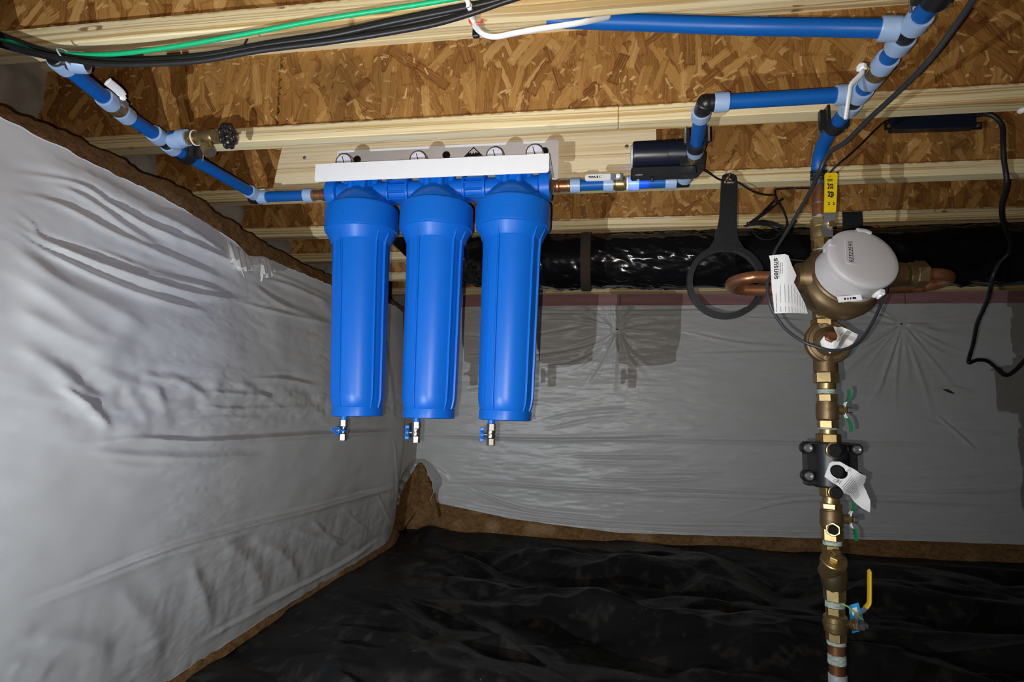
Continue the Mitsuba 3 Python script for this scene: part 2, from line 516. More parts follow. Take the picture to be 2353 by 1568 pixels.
left_folds = [
    ([(0, 305), (250, 425), (470, 555), (610, 660)], .016, .030), ([(0, 352), (160, 405), (330, 490), (500, 580)], .010, .022),
    ([(0, 397), (120, 411), (190, 432), (260, 480), (330, 522), (430, 562), (520, 602), (590, 640)], .015, .008),
    ([(90, 418), (170, 445), (225, 480), (290, 530), (380, 580)], .010, .010), ([(0, 440), (130, 470), (260, 540), (400, 600), (540, 655)], .010, .009),
    ([(200, 455), (300, 500), (420, 570)], .008, .009), ([(300, 470), (420, 525), (520, 590), (570, 620)], .010, .010),
    ([(0, 503), (70, 545), (100, 562), (250, 620), (420, 672), (560, 692)], .018, .008), ([(0, 518), (90, 575), (220, 640), (350, 690), (480, 720)], .013, .008),
    ([(0, 470), (60, 512), (85, 545), (180, 585), (330, 632), (540, 680)], .012, .007), ([(0, 560), (110, 640), (230, 705), (330, 760)], .014, .026),
    ([(0, 620), (90, 680), (200, 760), (300, 800)], .012, .030), ([(0, 700), (130, 770), (260, 830)], .010, .024), ([(180, 560), (300, 610), (400, 640), (520, 672)], .007, .008),
    ([(590, 640), (660, 655), (760, 700)], .010, .010), ([(600, 620), (680, 650), (765, 690)], .008, .009), ([(560, 640), (640, 700), (760, 745)], .007, .012), ([(520, 690), (640, 720), (765, 748)], .007, .008),
    ([(0, 800), (50, 812), (110, 850), (160, 890), (215, 935)], .006, .020), ([(60, 830), (140, 880), (230, 960), (330, 1008)], .006, .020), ([(180, 830), (260, 880), (300, 940), (325, 1000)], .005, .020),
    ([(110, 880), (190, 945), (240, 995)], .010, .010), ([(290, 862), (400, 880), (470, 930)], .008, .012), ([(420, 900), (520, 905), (640, 915)], .006, .008), ([(410, 930), (520, 940), (700, 935)], .006, .008),
    ([(560, 870), (640, 872), (720, 890)], .009, .008), ([(360, 990), (460, 960), (600, 965)], .006, .008), ([(240, 860), (330, 900), (360, 960), (380, 1005)], .005, .018), ([(480, 870), (560, 895), (650, 955)], .005, .012),
    ([(60, 1005), (180, 1018), (300, 1008), (430, 1014), (560, 1008), (740, 998), (905, 992)], .017, .010), ([(150, 1035), (300, 1048), (460, 1052), (600, 1045)], .010, .012), ([(200, 1062), (330, 1075), (470, 1070)], .006, .014),
    ([(-60, 1418), (0, 1398), (150, 1345), (350, 1266), (520, 1217), (700, 1172), (820, 1140), (905, 1118)], .022, .008), ([(-40, 1425), (80, 1385), (200, 1340), (380, 1275), (600, 1215)], .006, .010),
    ([(20, 1480), (140, 1470), (260, 1500)], .008, .020), ([(0, 1535), (60, 1530), (115, 1540)], .004, .014), ([(480, 1240), (560, 1290), (620, 1390)], .008, .030), ([(560, 1235), (650, 1280), (690, 1350)], .008, .022),
    ([(420, 1290), (460, 1380), (480, 1450)], .008, .026), ([(640, 1210), (740, 1240), (840, 1270)], .008, .014), ([(700, 1190), (780, 1260)], .006, .012), ([(780, 1170), (850, 1230)], .006, .010),
    ([(850, 1120), (880, 1180), (905, 1220)], .007, .008), ([(500, 1430), (640, 1370), (780, 1300), (880, 1235)], .012, .008), ([(430, 1490), (560, 1420), (700, 1340)], .008, .010), ([(250, 1345), (330, 1440), (360, 1540)], .006, .03),
    ([(865, 700), (880, 850), (890, 1000)], .008, .03), ([(885, 990), (900, 1080), (912, 1180)], .010, .010), ([(740, 720), (830, 735), (900, 740)], .006, .010),
]
for px, am, w in left_folds:
    D += fold(LY, LZ, L2(px), am * .72, w)
band = np.exp(-((LZ - .02) / .09) ** 2) * np.clip((LY - .8) / .3, 0, 1)
D += band * .011 * fn3(LY, LZ * 2.2, 0, 14, 3, 31) + .006 * fn3(LY * 1.2, LZ * 3, 0, 5, 3, 12)
low = np.clip((-.35 - LZ) / .15, 0, 1)
D += low * (.006 * fn3(LY * 2, LZ, 0, 4, 3, 13) + .003 * fn3(LY * 2, LZ, 0, 13, 2, 15))
D *= .3 + .7 * np.clip((1 - TT[None]) / .08, 0, 1)
D -= .5 * np.clip(LY - 3.0, 0, .62) ** 2
LP = np.stack([left_x(LY) + D, LY, LZ], -1)
add('wall_left__facing_sheet', solid_sheet(LP, np.array([-.004, 0, 0])), 'facing', True)

# the brown fibre showing above and below the white facing of the left wall
up_px = [(-200, 140), (-60, 205), (0, 236), (60, 262), (119, 283), (165, 303), (215, 330), (270, 354), (340, 394), (400, 417), (442, 438), (480, 462), (503, 488), (560, 520), (610, 556), (650, 578), (700, 604), (760, 632), (850, 668), (905, 690)]
upp = np.array([on_left(*q, off=-.055) for q in up_px])
yy, ss = np.meshgrid(np.linspace(.45, 3.55, 420), np.linspace(0, 1, 36), indexing='ij')
z_lo = np.interp(yy, tp[:, 1], tp[:, 2]) - .05
z_hi = np.interp(yy, upp[:, 1], upp[:, 2]) + .012 * fn3(yy, 0, 0, 18, 3, 2)
up_ = np.clip((ss - .22) / .2, 0, 1)
xx = left_x(yy) - .038 - .03 * ss ** 1.5 + up_ * (.020 * np.sin(ss * math.pi) + .026 * fn3(yy, ss * .12, 0, 13, 4, 5) + .016 * fn3(yy, ss * .1, 0, 50, 3, 6))
sag = .03 * np.exp(-((yy - 1.47) / .05) ** 2)
zz = z_lo - sag * (1 - ss) + (z_hi - z_lo) * ss
back = np.linspace(0, 1, 10)[None, 1:]
xb = xx[:, -1:] + (-1.72 - xx[:, -1:]) * back
G = np.stack([np.c_[xx, xb], np.c_[yy, np.repeat(yy[:, -1:], 9, 1)], np.c_[zz, zz[:, -1:] - .10 * back + .02 * fn3(yy[:, :1], back, 0, 8, 3, 3)]], -1)
add('wall_left__insulation_batt', solid_sheet(G, np.array([-.02, 0, -.03])), 'insulation_fibre', True)
yy, ss = np.meshgrid(np.linspace(-.2, 3.45, 360), np.linspace(0, 1, 14), indexing='ij')
zc = FLOOR + (np.interp(yy, YL, zb) + .03 - FLOOR) * np.clip((3.47 - yy) / .14, .12, 1)
xx = left_x(yy) + .008 - .4 * np.clip(yy - 3.05, 0, 1) ** 2 - .02 * ss + .012 * fn3(yy, ss * .1, 0, 16, 3, 8)
add('wall_left__insulation_batt_001', solid_sheet(np.stack([xx, yy, FLOOR - .01 + (zc - FLOOR) * ss], -1), np.array([-.06, 0, 0])), 'insulation_fibre', True)
# grey rim sheet between the joist ends
yy, ss = np.meshgrid(np.linspace(.5, 3.8, 200), np.linspace(.42, 1.0, 50), indexing='ij')
xx = -1.63 + .085 * (yy - 1.4) + .07 * fn3(yy, ss, 0, 5, 3, 41) + .05 * fn3(yy, ss, 0, 14, 2, 42)
add('wall_left__rim_sheet', solid_sheet(np.stack([xx, yy, ss], -1), np.array([-.004, 0, 0])), 'concrete', True)
# two torn flaps of the facing at the staple
for k, (tp_px, bt_px) in enumerate([([(524, 553), (538, 562), (550, 569), (562, 578), (571, 589), (577, 596)], [(531, 592), (541, 607), (552, 620), (562, 624), (572, 622), (581, 617)]),
                                    ([(600, 589), (607, 590), (614, 595), (621, 601), (628, 608)], [(603, 628), (607, 638), (615, 638), (622, 632), (627, 624)])]):
    A_ = spline([on_left(*q, off=.010) for q in tp_px], 8)
    B_ = spline([on_left(*q, off=.034) for q in bt_px], 8)
    G = np.array([A_ * (1 - t) + B_ * t for t in np.linspace(0, 1, 12)])
    wv = np.sin(np.arange(G.shape[1]) * .62 + k)
    G[..., 0] += np.linspace(0, 1, 12)[:, None] ** .7 * .012 * wv[None]
    add('wall_left__torn_flap' + ('' if k == 0 else f'_{k:03d}'), solid_sheet(G, np.array([-.002, 0, 0])), 'facing_plain', 50)
for k, px in enumerate([[(556, 620), (559, 630), (563, 637)], [(603, 632), (601, 642), (600, 647)]]):
    add('wall_left__loose_strip' + ('' if k == 0 else f'_{k:03d}'), tube([on_left(*q, off=.036) for q in px], [.004] * 10 + [.0035] * 10 + [.001], 6, 10, .3), 'facing_plain', True)

# back wall: white facing, wrinkles, hem
WY = 3.60
bb_px = [(905, 1130), (935, 1128), (960, 1138), (987, 1148), (1014, 1157), (1090, 1173), (1167, 1190), (1297, 1208), (1427, 1224), (1600, 1229), (1760, 1233), (1928, 1237), (2130, 1243), (2353, 1251), (2700, 1262)]
bb = np.array([at(x, y, WY) for x, y in bb_px])
XB = np.linspace(-1.30, 2.95, 720)
zb2 = np.interp(XB, bb[:, 0], bb[:, 2]) + .004 * fn3(XB, 0, 0, 12, 3, 3)
zt2 = np.interp(XB, [-1.3, -1.17, -1.12, 2.95], [.60, .62, .655, .662]) + .002 * fn3(XB, 0, 0, 20, 2, 4)
TB = np.linspace(0, 1, 320)
BX = np.repeat(XB[:, None], 320, 1)
BZ = zb2[:, None] + (zt2 - zb2)[:, None] * TB[None]
DB = .03 * np.sin(TB * math.pi)[None] + .022 * fn3(BX, BZ, 0, 1.3, 3, 4)


def B2(px):
    return [tuple(at(x, y, WY)[[0, 2]]) for x, y in px]


rb = random.Random(3)
back_folds = []
for (cx, cy), n, l0, l1, a0, a1 in [((1418, 758), 20, 60, 210, 0, 360), ((2070, 745), 26, 90, 330, -35, 215), ((1418, 758), 10, 60, 190, 110, 200)]:
    for k in range(n):
        a = math.radians(a0 + (a1 - a0) * (k + rb.uniform(.2, .8)) / n)
        L = rb.uniform(l0, l1)
        c, s = math.cos(a), math.sin(a)
        bend = rb.uniform(-14, 14)
        back_folds.append(([(cx + 10 * c, cy + 10 * s), (cx + L * .5 * c - bend * s, cy + L * .5 * s + bend * c), (cx + L * c, cy + L * s * .9)], rb.uniform(.004, .010), rb.uniform(.008, .016), (.08, .7)))
for px, am, w in [
    ([(940, 1003), (1100, 1006), (1300, 1011), (1500, 1006), (1650, 1005)], .016, .009), ([(1177, 1004), (1500, 1012), (1800, 1018), (2100, 1022), (2353, 1032)], .010, .010),
    ([(1290, 1048), (1420, 1050), (1600, 1052)], .012, .009), ([(1310, 1060), (1450, 1066), (1560, 1064)], .006, .009), ([(1360, 1100), (1500, 1104), (1620, 1100)], .012, .009), ([(1400, 1082), (1500, 1086), (1700, 1082)], .006, .012),
    ([(1012, 1108), (1120, 1110), (1250, 1120), (1400, 1128), (1560, 1126)], .013, .008), ([(1360, 1116), (1600, 1128), (1850, 1140), (2100, 1142), (2353, 1146)], .015, .009), ([(1450, 1135), (1700, 1142), (1860, 1146)], .010, .008),
    ([(1990, 1128), (2150, 1130), (2353, 1122)], .013, .010), ([(1650, 1196), (1740, 1168), (1830, 1150), (1990, 1148), (2353, 1160)], .013, .010), ([(1060, 1115), (1140, 1150), (1240, 1178), (1420, 1195)], .012, .010),
    ([(1020, 1145), (1120, 1168), (1260, 1190), (1500, 1208), (1800, 1214), (2353, 1222)], .014, .009), ([(1020, 1152), (1140, 1178), (1300, 1200), (1600, 1219), (2353, 1236)], .012, .007),
    ([(1050, 770), (1150, 782), (1260, 770), (1380, 745)], .007, .008), ([(1060, 815), (1200, 822), (1330, 805), (1400, 775)], .009, .008), ([(1240, 845), (1320, 835), (1390, 800)], .009, .009), ([(1060, 905), (1100, 895), (1240, 870)], .010, .009),
    ([(1240, 735), (1340, 738), (1410, 752)], .009, .008), ([(1240, 715), (1500, 716), (1700, 712)], .010, .006), ([(1050, 725), (1300, 724), (1600, 728)], .006, .006), ([(1230, 970), (1330, 950), (1480, 940)], .006, .012), ([(1240, 990), (1360, 965), (1450, 960)], .006, .012),
    ([(1560, 760), (1700, 790), (1850, 800)], .007, .009), ([(1580, 815), (1740, 812), (1880, 815)], .007, .009), ([(1700, 730), (1800, 735), (1860, 740)], .006, .007), ([(1930, 1090), (2100, 1095), (2353, 1080)], .006, .012),
    ([(2140, 950), (2180, 985), (2240, 1040)], .009, .008), ([(2120, 900), (2180, 890), (2230, 905)], .007, .008), ([(2100, 960), (2200, 990), (2330, 1000)], .006, .014), ([(935, 730), (950, 850), (955, 980)], .012, .014), ([(940, 1060), (1000, 1075), (1040, 1110)], .01, .012),
]:
    back_folds.append((px, am, w, (.25, .25)))
for px, am, w, tpr in back_folds:
    DB += fold(BX, BZ, B2(px), am * .9, w, tpr)
DB += .008 * fn3(BX, BZ * 4, 0, 4, 3, 17) + .003 * fn3(BX, BZ * 5, 0, 14, 2, 18)
hem = np.clip((zb2[:, None] + .05 - BZ) / .05, 0, 1)
DB += .02 * hem + .005 * hem * fn3(BX * 3, BZ, 0, 10, 2, 19)
BP = np.stack([BX, WY - DB, BZ], -1)
add('wall_back__facing_sheet', solid_sheet(BP, np.array([0, .004, 0])), 'facing', True)
xx, ss = np.meshgrid(np.linspace(-1.2, 2.95, 420), np.linspace(0, 1, 16), indexing='ij')
zc = np.interp(xx, XB, zb2) + .02
yy = WY - .035 + .03 * ss + .016 * fn3(xx, ss * .15, 0, 11, 3, 7) - .012 * np.sin(ss * math.pi)
add('wall_back__insulation_batt', solid_sheet(np.stack([xx, yy, FLOOR - .01 + (zc - FLOOR) * ss], -1), np.array([0, .06, 0])), 'insulation_fibre', True)
for k, (x0, x1) in enumerate([(-1.30, .07), (.074, 1.66), (1.664, 2.95)]):
    add('wall_back__rim_foam' + ('' if k == 0 else f'_{k:03d}'), rbox(x0, x1, WY + .03, WY + .08, .60, .735, .003), 'pink_foam', False)
# bare fibre in the corner with its white hem folded round it
arch = [(900, 1245), (904, 1185), (908, 1155), (916, 1130), (930, 1105), (946, 1082), (963, 1062), (974, 1068), (983, 1088), (993, 1110), (998, 1130), (1000, 1150), (1008, 1190), (960, 1180), (950, 1185), (935, 1205), (915, 1232)]
pts = np.array([at(x, y, 3.50)[[0, 2]] for x, y in arch])
cm = plate(pts, [0, 3.52, 0], [1, 0, 0], [0, 0, 1], .05).subdivide().subdivide().subdivide().subdivide()
v = cm.vertices.copy()
v[:, 1] += (.06 * fn3(v[:, 0], v[:, 2], 0, 14, 3, 4) + .25 * np.clip(np.abs(v[:, 0] - np.interp(v[:, 2], [-.75, -.45], [-1.10, -1.06])) - .02, 0, 1)) * (v[:, 1] < 3.5)
cm = trimesh.Trimesh(v, cm.faces, process=False)
add('wall_back__insulation_batt_001', cm, 'insulation_fibre', True)
inner = [(917, 1160), (920, 1138), (932, 1110), (948, 1084), (963, 1063), (975, 1072), (983, 1090), (992, 1112), (995, 1132), (988, 1150)]
outer = [(908, 1160), (912, 1130), (922, 1096), (940, 1068), (965, 1055), (988, 1064), (1004, 1086), (1013, 1108), (1005, 1128), (1000, 1148)]
A_ = spline([at(x, y, 3.47) for x, y in inner], 8)
B_ = spline([at(x, y, 3.575) for x, y in outer], 8)
G = np.array([A_ * (1 - t) + B_ * t for t in np.linspace(0, 1, 8)])
G[..., 1] -= .026 * np.sin(np.linspace(0, 1, 8) * math.pi)[:, None] * (1 + .8 * np.sin(np.arange(G.shape[1]) * 1.15))[None]
G += .014 * (fn3(G[..., 0], G[..., 2], 0, 40, 2, 3)[..., None])
add('wall_back__folded_hem', solid_sheet(G, np.array([.002, .003, 0])), 'facing_plain', 40)
# crumple of facing at the top of the corner
P = np.array([at(*q, 3.52) for q in [(908, 725), (914, 712), (921, 706), (932, 720), (930, 745), (918, 760)]])
c = P.mean(0)
G = np.array([c + (P - c) * f for f in (.02, .4, .75, 1.0)])
G = np.concatenate([G, G[:, :1]], 1)
G[..., 1] -= .03 * np.sin(np.arange(G.shape[1]) * 1.9)[None] * np.array([1.4, .8, .5, .2])[:, None]
add('wall_back__loose_flap', solid_sheet(G, np.array([0, .003, 0])), 'facing_plain', 40)
# fixing pins and a tear in the back wall's facing
def back_d(x, y):
    q = at(x, y, WY)
    i = np.argmin(abs(XB - q[0]))
    j = np.argmin(abs(BZ[i] - q[2]))
    return at(x, y, BP[i, j, 1])


for (x, y), lab in [((1418, 758), 'small white washer pinning the plastic facing of the back wall near the filter shadows'), ((2070, 745), 'pin at the hub of radiating creases on the back wall, right of the meter')]:
    t = thing('fixing_pin', lab, 'pin')
    p = back_d(x, y)
    part(t, 'washer', lathe([(.006, 0), (.017, 0), (.016, .003), (.006, .004)], p + [0, -.002, 0], [0, -1, 0], 24), 'facing_plain')
    part(t, 'nail', lathe([(.005, -.004), (.005, .006), (.002, .007)], p + [0, -.002, 0], [0, -1, 0], 12), 'ink')
P = np.array([back_d(*q) + [0, -.003, 0] for q in [(2165, 895), (2178, 895), (2195, 905), (2184, 904), (2172, 899)]])
G = np.array([P.mean(0) + (P - P.mean(0)) * f for f in (.02, .6, 1.0)])
add('wall_back__tear', solid_sheet(np.concatenate([G, G[:, :1]], 1), np.array([0, .002, 0])), 'dark_brown', False)
# ------------------------------------------------------------------ joists
FW, FH = .050, .041                                     # flange width and height
JTOP = 1.0


def wavy_web(x0, x1, y, jag0=0, jag1=0, seed=0):
    "OSB web panel with ragged ends"
    r = random.Random(seed)
    zs = np.linspace(JZ + FH - .006, JTOP - FH + .006, 40)
    a = [(x0 + jag0 * r.uniform(0, 1) ** 2, z) for z in zs]
    b = [(x1 - jag1 * r.uniform(0, 1) ** 2, z) for z in zs[::-1]]
    return plate(a + b, [0, y + .0045, 0], [1, 0, 0], [0, 0, 1], .009)


joist_labels = [
    'nearest wooden joist across the top of the photo, the cable bundle stapled along it',
    'wooden joist above the filter bracket, its brown web split by a ragged seam',
    'wooden joist behind the tops of the blue filters, carrying the pale board',
    'wooden joist just above the black duct, with a wire coil hanging on it',
    'wooden joist partly hidden behind the black duct, seen left of the middle blue filter',
    'second farthest wooden joist, seen between the blue filters below the duct',
    'farthest wooden joist, lowest in the photo, right above the pink foam strip']
cuts = {1: [on_z(1421, 300, JZ)[0]], 2: [on_z(1416, 447, JZ)[0]], 0: [1.02], 3: [1.52], 4: [-.2], 5: [1.1], 6: [.3]}
seams = {1: [at(641, 200, JYS[1] + .02)[0]]}
for k in range(7):
    y0 = JYS[k]
    t = thing('joist', joist_labels[k], 'joist')
    xs = [-1.69] + cuts[k] + [3.05]
    for a, b in zip(xs[:-1], xs[1:]):
        part(t, 'bottom_flange', rbox(a + .0006, b - .0006, y0, y0 + FW, JZ, JZ + FH, .0022), 'pine', smooth=False)
        part(t, 'top_flange', rbox(a + .0008, b - .0008, y0, y0 + FW, JTOP - FH, JTOP, .002), 'pine', smooth=False)
    xs = [-1.69] + seams.get(k, []) + [3.05]
    for i, (a, b) in enumerate(zip(xs[:-1], xs[1:])):
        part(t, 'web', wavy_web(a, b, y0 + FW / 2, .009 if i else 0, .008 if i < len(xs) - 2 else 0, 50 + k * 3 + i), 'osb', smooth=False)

# pale backing board between two joists
BY = 1.7725                                 # its front face
q = [at(x, y, BY) for x, y in [(648, 340), (627, 431), (1508, 408), (1508, 296)]]
zlow, zhigh, zmid = at(1300, 409, BY)[2], .905, at(660, 388, BY)[2]
xl = lambda z: q[1][0] + (q[0][0] - q[1][0]) * (z - q[1][2]) / (q[0][2] - q[1][2])
t = thing('backing_board', 'pale wooden backing board behind the filter bracket, cut at a slant on its left', 'board')
part(t, 'plank', plate([(xl(zlow), zlow), (q[2][0], zlow), (q[3][0], zmid - .0015), (xl(zmid), zmid - .0015)], [0, BY + .0240, 0], [1, 0, 0], [0, 0, 1], .0240), 'pale_board', smooth=False)
part(t, 'plank', plate([(xl(zmid), zmid + .0015), (q[3][0], zmid + .0015), (q[3][0], zhigh), (xl(zhigh), zhigh)], [0, BY + .0240, 0], [1, 0, 0], [0, 0, 1], .0240), 'pale_board', smooth=False)
for (x, y), lab in [((700, 363), 'round screw head on the left end of the pale backing board'), ((1440, 337), 'round screw head on the backing board beside the black motor housing')]:
    p = at(x, y, BY)
    t = thing('screw', lab, 'screw')
    part(t, 'head', lathe([(.0062, 0), (.0058, .002), (.0035, .0032)], p, [0, -1, 0], 20), 'dull_steel')
    part(t, 'recess', lathe([(.002, 0), (.002, .0036)], p, [0, -1, 0], 6), 'ink')  # solid black plug, painting the shade of the driver recess

# long round duct in black film under the far joists
dz, dy, dr_ = JZ - .1075, 2.287, .104
path = spline([(-1.05, 2.44, .93), (-.94, 2.44, .82), (-.78, 2.43, .715), (-.58, 2.38, .64), (-.34, 2.31, .602), (.2, dy, dz), (1.0, dy, dz), (2.0, dy, dz), (3.0, dy, dz)], 44)
n = 110
tt = np.gradient(path, axis=0)
tt /= np.linalg.norm(tt, axis=1, keepdims=True)
aa = np.arange(n + 1) * 2 * math.pi / n
uu = np.cross(tt, np.array([0, 1.0, 0]))
uu /= np.linalg.norm(uu, axis=1, keepdims=True)
vv = np.cross(tt, uu)
S = np.concatenate([[0], np.cumsum(np.linalg.norm(np.diff(path, axis=0), axis=1))])[:, None] + 0 * aa[None]
ca, sa = np.cos(aa)[None], np.sin(aa)[None]
wr = fn3(S, ca * .05, sa * .05, 9, 2, 8)
R_ = dr_ * np.clip(.35 + S / .55, .3, 1) + .010 * fn3(S, ca * .10, sa * .10, 9, 2, 5) + (.007 * np.clip(1 - np.abs(fn3(S + .05 * ca + .02 * wr, ca * .07, sa * .07, 30, 2, 6)) * 9, 0, 1) + .004 * np.clip(1 - np.abs(fn3(S - .06 * sa, ca * .08, sa * .08, 55, 2, 16)) * 9, 0, 1)) * np.clip(fn3(S, ca * .12, sa * .12, 5, 2, 26) * 5 + .8, 0, 1)
R_[:, -1] = R_[:, 0]
R_[[0, -1]] *= .02
Pd = path[:, None] + R_[..., None] * (ca[..., None] * uu[:, None] + sa[..., None] * vv[:, None])
Pd[..., 2] = np.minimum(Pd[..., 2], np.where(Pd[..., 0] > -.62, JZ - .003, 9))
Pd[0, :, :], Pd[-1, :, :] = path[0], path[-1]
t = thing('flexible_duct', 'long round duct wrapped in shiny wrinkled black plastic, running across under the joists', 'duct')
dm = grid(Pd[:, :-1])
i_, n_ = np.arange(len(Pd) - 1), n
dm = trimesh.Trimesh(dm.vertices, np.vstack([dm.faces, np.stack([i_ * n_ + n_ - 1, i_ * n_, (i_ + 1) * n_], 1), np.stack([i_ * n_ + n_ - 1, (i_ + 1) * n_, (i_ + 1) * n_ + n_ - 1], 1)]), process=False)
if dm.volume < 0:
    dm.invert()
part(t, 'sleeve', dm, 'duct_film', smooth=True)
ring_a = np.linspace(0, 2 * math.pi, 49)
for x, w, mat in [(at(1333, 590, 2.2)[0], .040, 'dark_brown')]:
    rr_ = dr_ + .010
    part(t, 'tape_band', lathe([(rr_ - .01, 0), (rr_, .002), (rr_ + .001, w / 2), (rr_, w - .002), (rr_ - .01, w)], [x, dy, dz - .002], [1, 0, 0], 48), mat)
t = thing('hanger_strap', 'black webbing strap hanging from the joist above the meter and cradling the duct', 'strap')
xs = at(1966, 510, 2.18)[0]
prof = [(JYS[3] - .004, JZ + .036), (JYS[3] - .005, JZ + .002), (JYS[3] - .002, JZ - .03)] + [(dy - (dr_ + .012) * math.cos(a), dz + (dr_ + .012) * math.sin(a)) for a in np.linspace(.5, -math.pi - .3, 16)]
G = np.array([[(xs + s, y, z) for y, z in prof] for s in np.linspace(-.033, .033, 5)])
part(t, 'band', solid_sheet(G, np.array([0, -.002, 0])), 'black_rubber', smooth=40)
part(t, 'staple', box([xs, JYS[3] - .007, JZ + .030], [.05, .003, .003], .001), 'black_plastic')
# ------------------------------------------------------------------ water filters
FY = 1.66
heads = [at(832, 490, FY), at(1004, 484, FY), at(1180, 478, FY)]
feet = [at(822, 945, FY), at(986, 948, FY), at(1161, 952, FY)]
E_ = np.array([0, 0, 1.0])
which = ['left', 'middle', 'right']
flab = ['leftmost of the three tall blue filter housings, nearest the white-sheeted left wall', 'middle one of the three tall blue filter housings under the white bracket', 'rightmost of the three tall blue filter housings, with raised letters on its collar']
dlab = ['small nickel drain valve with its blue butterfly handle facing forward, under the leftmost filter', 'small nickel drain valve with its blue handle turned sideways, under the middle filter', 'small nickel drain valve with its blue handle turned sideways, under the rightmost filter']
for k in range(3):
    cap, foot = heads[k], feet[k]
    ax = unit(cap - foot)
    tilt = lambda z: foot + ax * ((z - foot[2]) / ax[2])
    zc = at(1004, 484, FY)[2] - .006
    t = thing('filter_housing', flab[k], 'water filter', None)
    zb_ = -.022
    o = tilt(zb_)
    H = lambda z: (z - zb_) / ax[2]
    # sump
    prof = [(.072, H(zb_)), (.0755, H(zb_ + .002)), (.0755, H(zb_ + .022)), (.0772, H(zb_ + .026)), (.0782, H(zb_ + .040)), (.0795, H(zb_ + .055))]
    prof = [(.066, 0), (.0735, .002), (.0735, .026), (.0715, .029), (.0745, .036), (.0772, .050), (.0785, .066), (.0835, H(.44)), (.085, H(.482)), (.0852, H(.490)), (.089, H(.493)), (.093, H(.505)), (.1045, H(.526)), (.106, H(.531))]
    part(t, 'sump', lathe(prof, o, ax, 72), 'filter_blue', smooth=40)
    # collar and head dome
    prof = [(.100, H(.522)), (.1075, H(.528)), (.1085, H(.533)), (.1088, H(.592)), (.1072, H(.6005)), (.1035, H(.6035)), (.100, H(.6035))]
    part(t, 'collar', lathe(prof, o, ax, 72), 'filter_blue', smooth=40)
    zs = .718
    prof = [(.095, H(.600)), (.0955, H(.606)), (.086, H(.622)), (.068, H(.643)), (.053, H(.657)), (.046, H(.665)), (.044, H(zs))]
    part(t, 'head', lathe(prof, o, ax, 64), 'filter_blue', smooth=40)
    # ribs in pairs, tapering into the collar and the foot
    for c in (-27, 63, 153, 243):
        for g in (-11, 11):
            a = math.radians(c + g)
            u = np.array([math.sin(a), -math.cos(a), 0])
            w = np.array([math.cos(a), math.sin(a), 0])
            zz = [zb_ + .024, zb_ + .036, zb_ + .052, zb_ + .075, .44, .482, .494, .508, .520]
            rad = [.0735, .0785, .0822, .0840, .0890, .0905, .0925, .0985, .103]
            hw = [.0008, .0012, .0014, .0016, .0018, .0020, .0019, .0013, .0006]
            base = [.068, .070, .072, .074, .078, .080, .084, .090, .097]
            V = []
            for z, r, b, w_ in zip(zz, rad, base, hw):
                p = tilt(z)
                V += [p + u * b - w * w_ * 2.2, p + u * (r - .0006) - w * w_, p + u * r, p + u * (r - .0006) + w * w_, p + u * b + w * w_ * 2.2]
            G = np.array(V).reshape(len(zz), 5, 3)
            G = np.concatenate([G, G[:, :1]], 1)
            m = grid(G)
            m.merge_vertices()
            if m.volume < 0:
                m.invert()
            part(t, 'rib', m, 'filter_blue', smooth=40)
    # posts round the neck of the head
    for a in (-70, -24, 24, 70, 130, 230):
        a = math.radians(a)
        u = np.array([math.sin(a), -math.cos(a), 0])
        p = tilt(.645) + u * .048
        part(t, 'post', cat(cyl(p, [p[0], p[1], .7185], .0095, 16)), 'filter_blue')
    # raised lettering
    txt = {0: 'in Italy', 2: 'NPT'}.get(k)
    if txt:
        tm = meshkit.text_mesh(txt, .0085, .0008)
        v = tm.vertices - [tm.bounds[:, 0].mean(), 0, 0]
        a0 = {0: .05, 2: -.06}[k]
        a = v[:, 0] / .1088 + a0
        p = tilt(.556)
        r = .1086 + v[:, 2]
        V = np.stack([p[0] + r * np.sin(a), p[1] - r * np.cos(a), p[2] + v[:, 1]], 1)
        part(t, 'raised_lettering', trimesh.Trimesh(V, tm.faces, process=False), 'filter_blue', 'moulded letters on the collar', smooth=False)
    # drain stub
    dpx = [(790, 966), (957, 969), (1129, 973)][k]
    d0 = at(*dpx, FY)
    part(t, 'drain_stub', cyl([d0[0], FY, zb_ - .020], [d0[0], FY, zb_ + .012], .0105, 20), 'filter_blue')
    # drain valve
    v = thing('drain_valve', dlab[k], 'valve', None)
    zt_ = zb_ - .010
    c = np.array([d0[0], FY, 0])
    P_ = lambda z: c + E_ * z
    part(v, 'nut', hexnut(P_(zt_ - .020), P_(zt_), .0128, .3), 'nickel', smooth=20)
    prof = [(.0095, 0), (.0105, .003), (.0125, .004), (.0128, .011), (.012, .013), (.012, .015), (.0128, .017), (.0125, .023), (.010, .025)]
    part(v, 'body', lathe(prof, P_(zt_ - .043), E_, 28), 'nickel')
    part(v, 'outlet_nut', hexnut(P_(zt_ - .060), P_(zt_ - .041), .0122, .3), 'nickel', smooth=20)
    sd = unit([-.22, -1, 0]) if k == 0 else unit([-1, -.18, 0])
    cross = np.cross(sd, E_)
    s0 = P_(zt_ - .031)
    part(v, 'stem', cyl(s0 + sd * .010, s0 + sd * .022, .0055, 16), 'nickel')
    hub = lathe([(.0105, 0), (.0122, .001), (.0122, .008), (.0108, .010), (.0075, .010), (.0068, .0075)], s0 + sd * .019, sd, 28)
    wing = lambda s: plate([(.009 * s, -.0028), (.021 * s, -.0024), (.0255 * s, -.0016), (.0255 * s, .0016), (.021 * s, .0024), (.009 * s, .0028)], s0 + sd * .021, cross, E_, .009, -.0045) if k == 0 else \
        box(s0 + sd * .0255 + E_ * .0135 * s, [.012, .0045, .013], .0015, np.array([sd, cross, E_]))
    hk = part(v, 'handle', hub, 'filter_blue', 'blue butterfly handle')
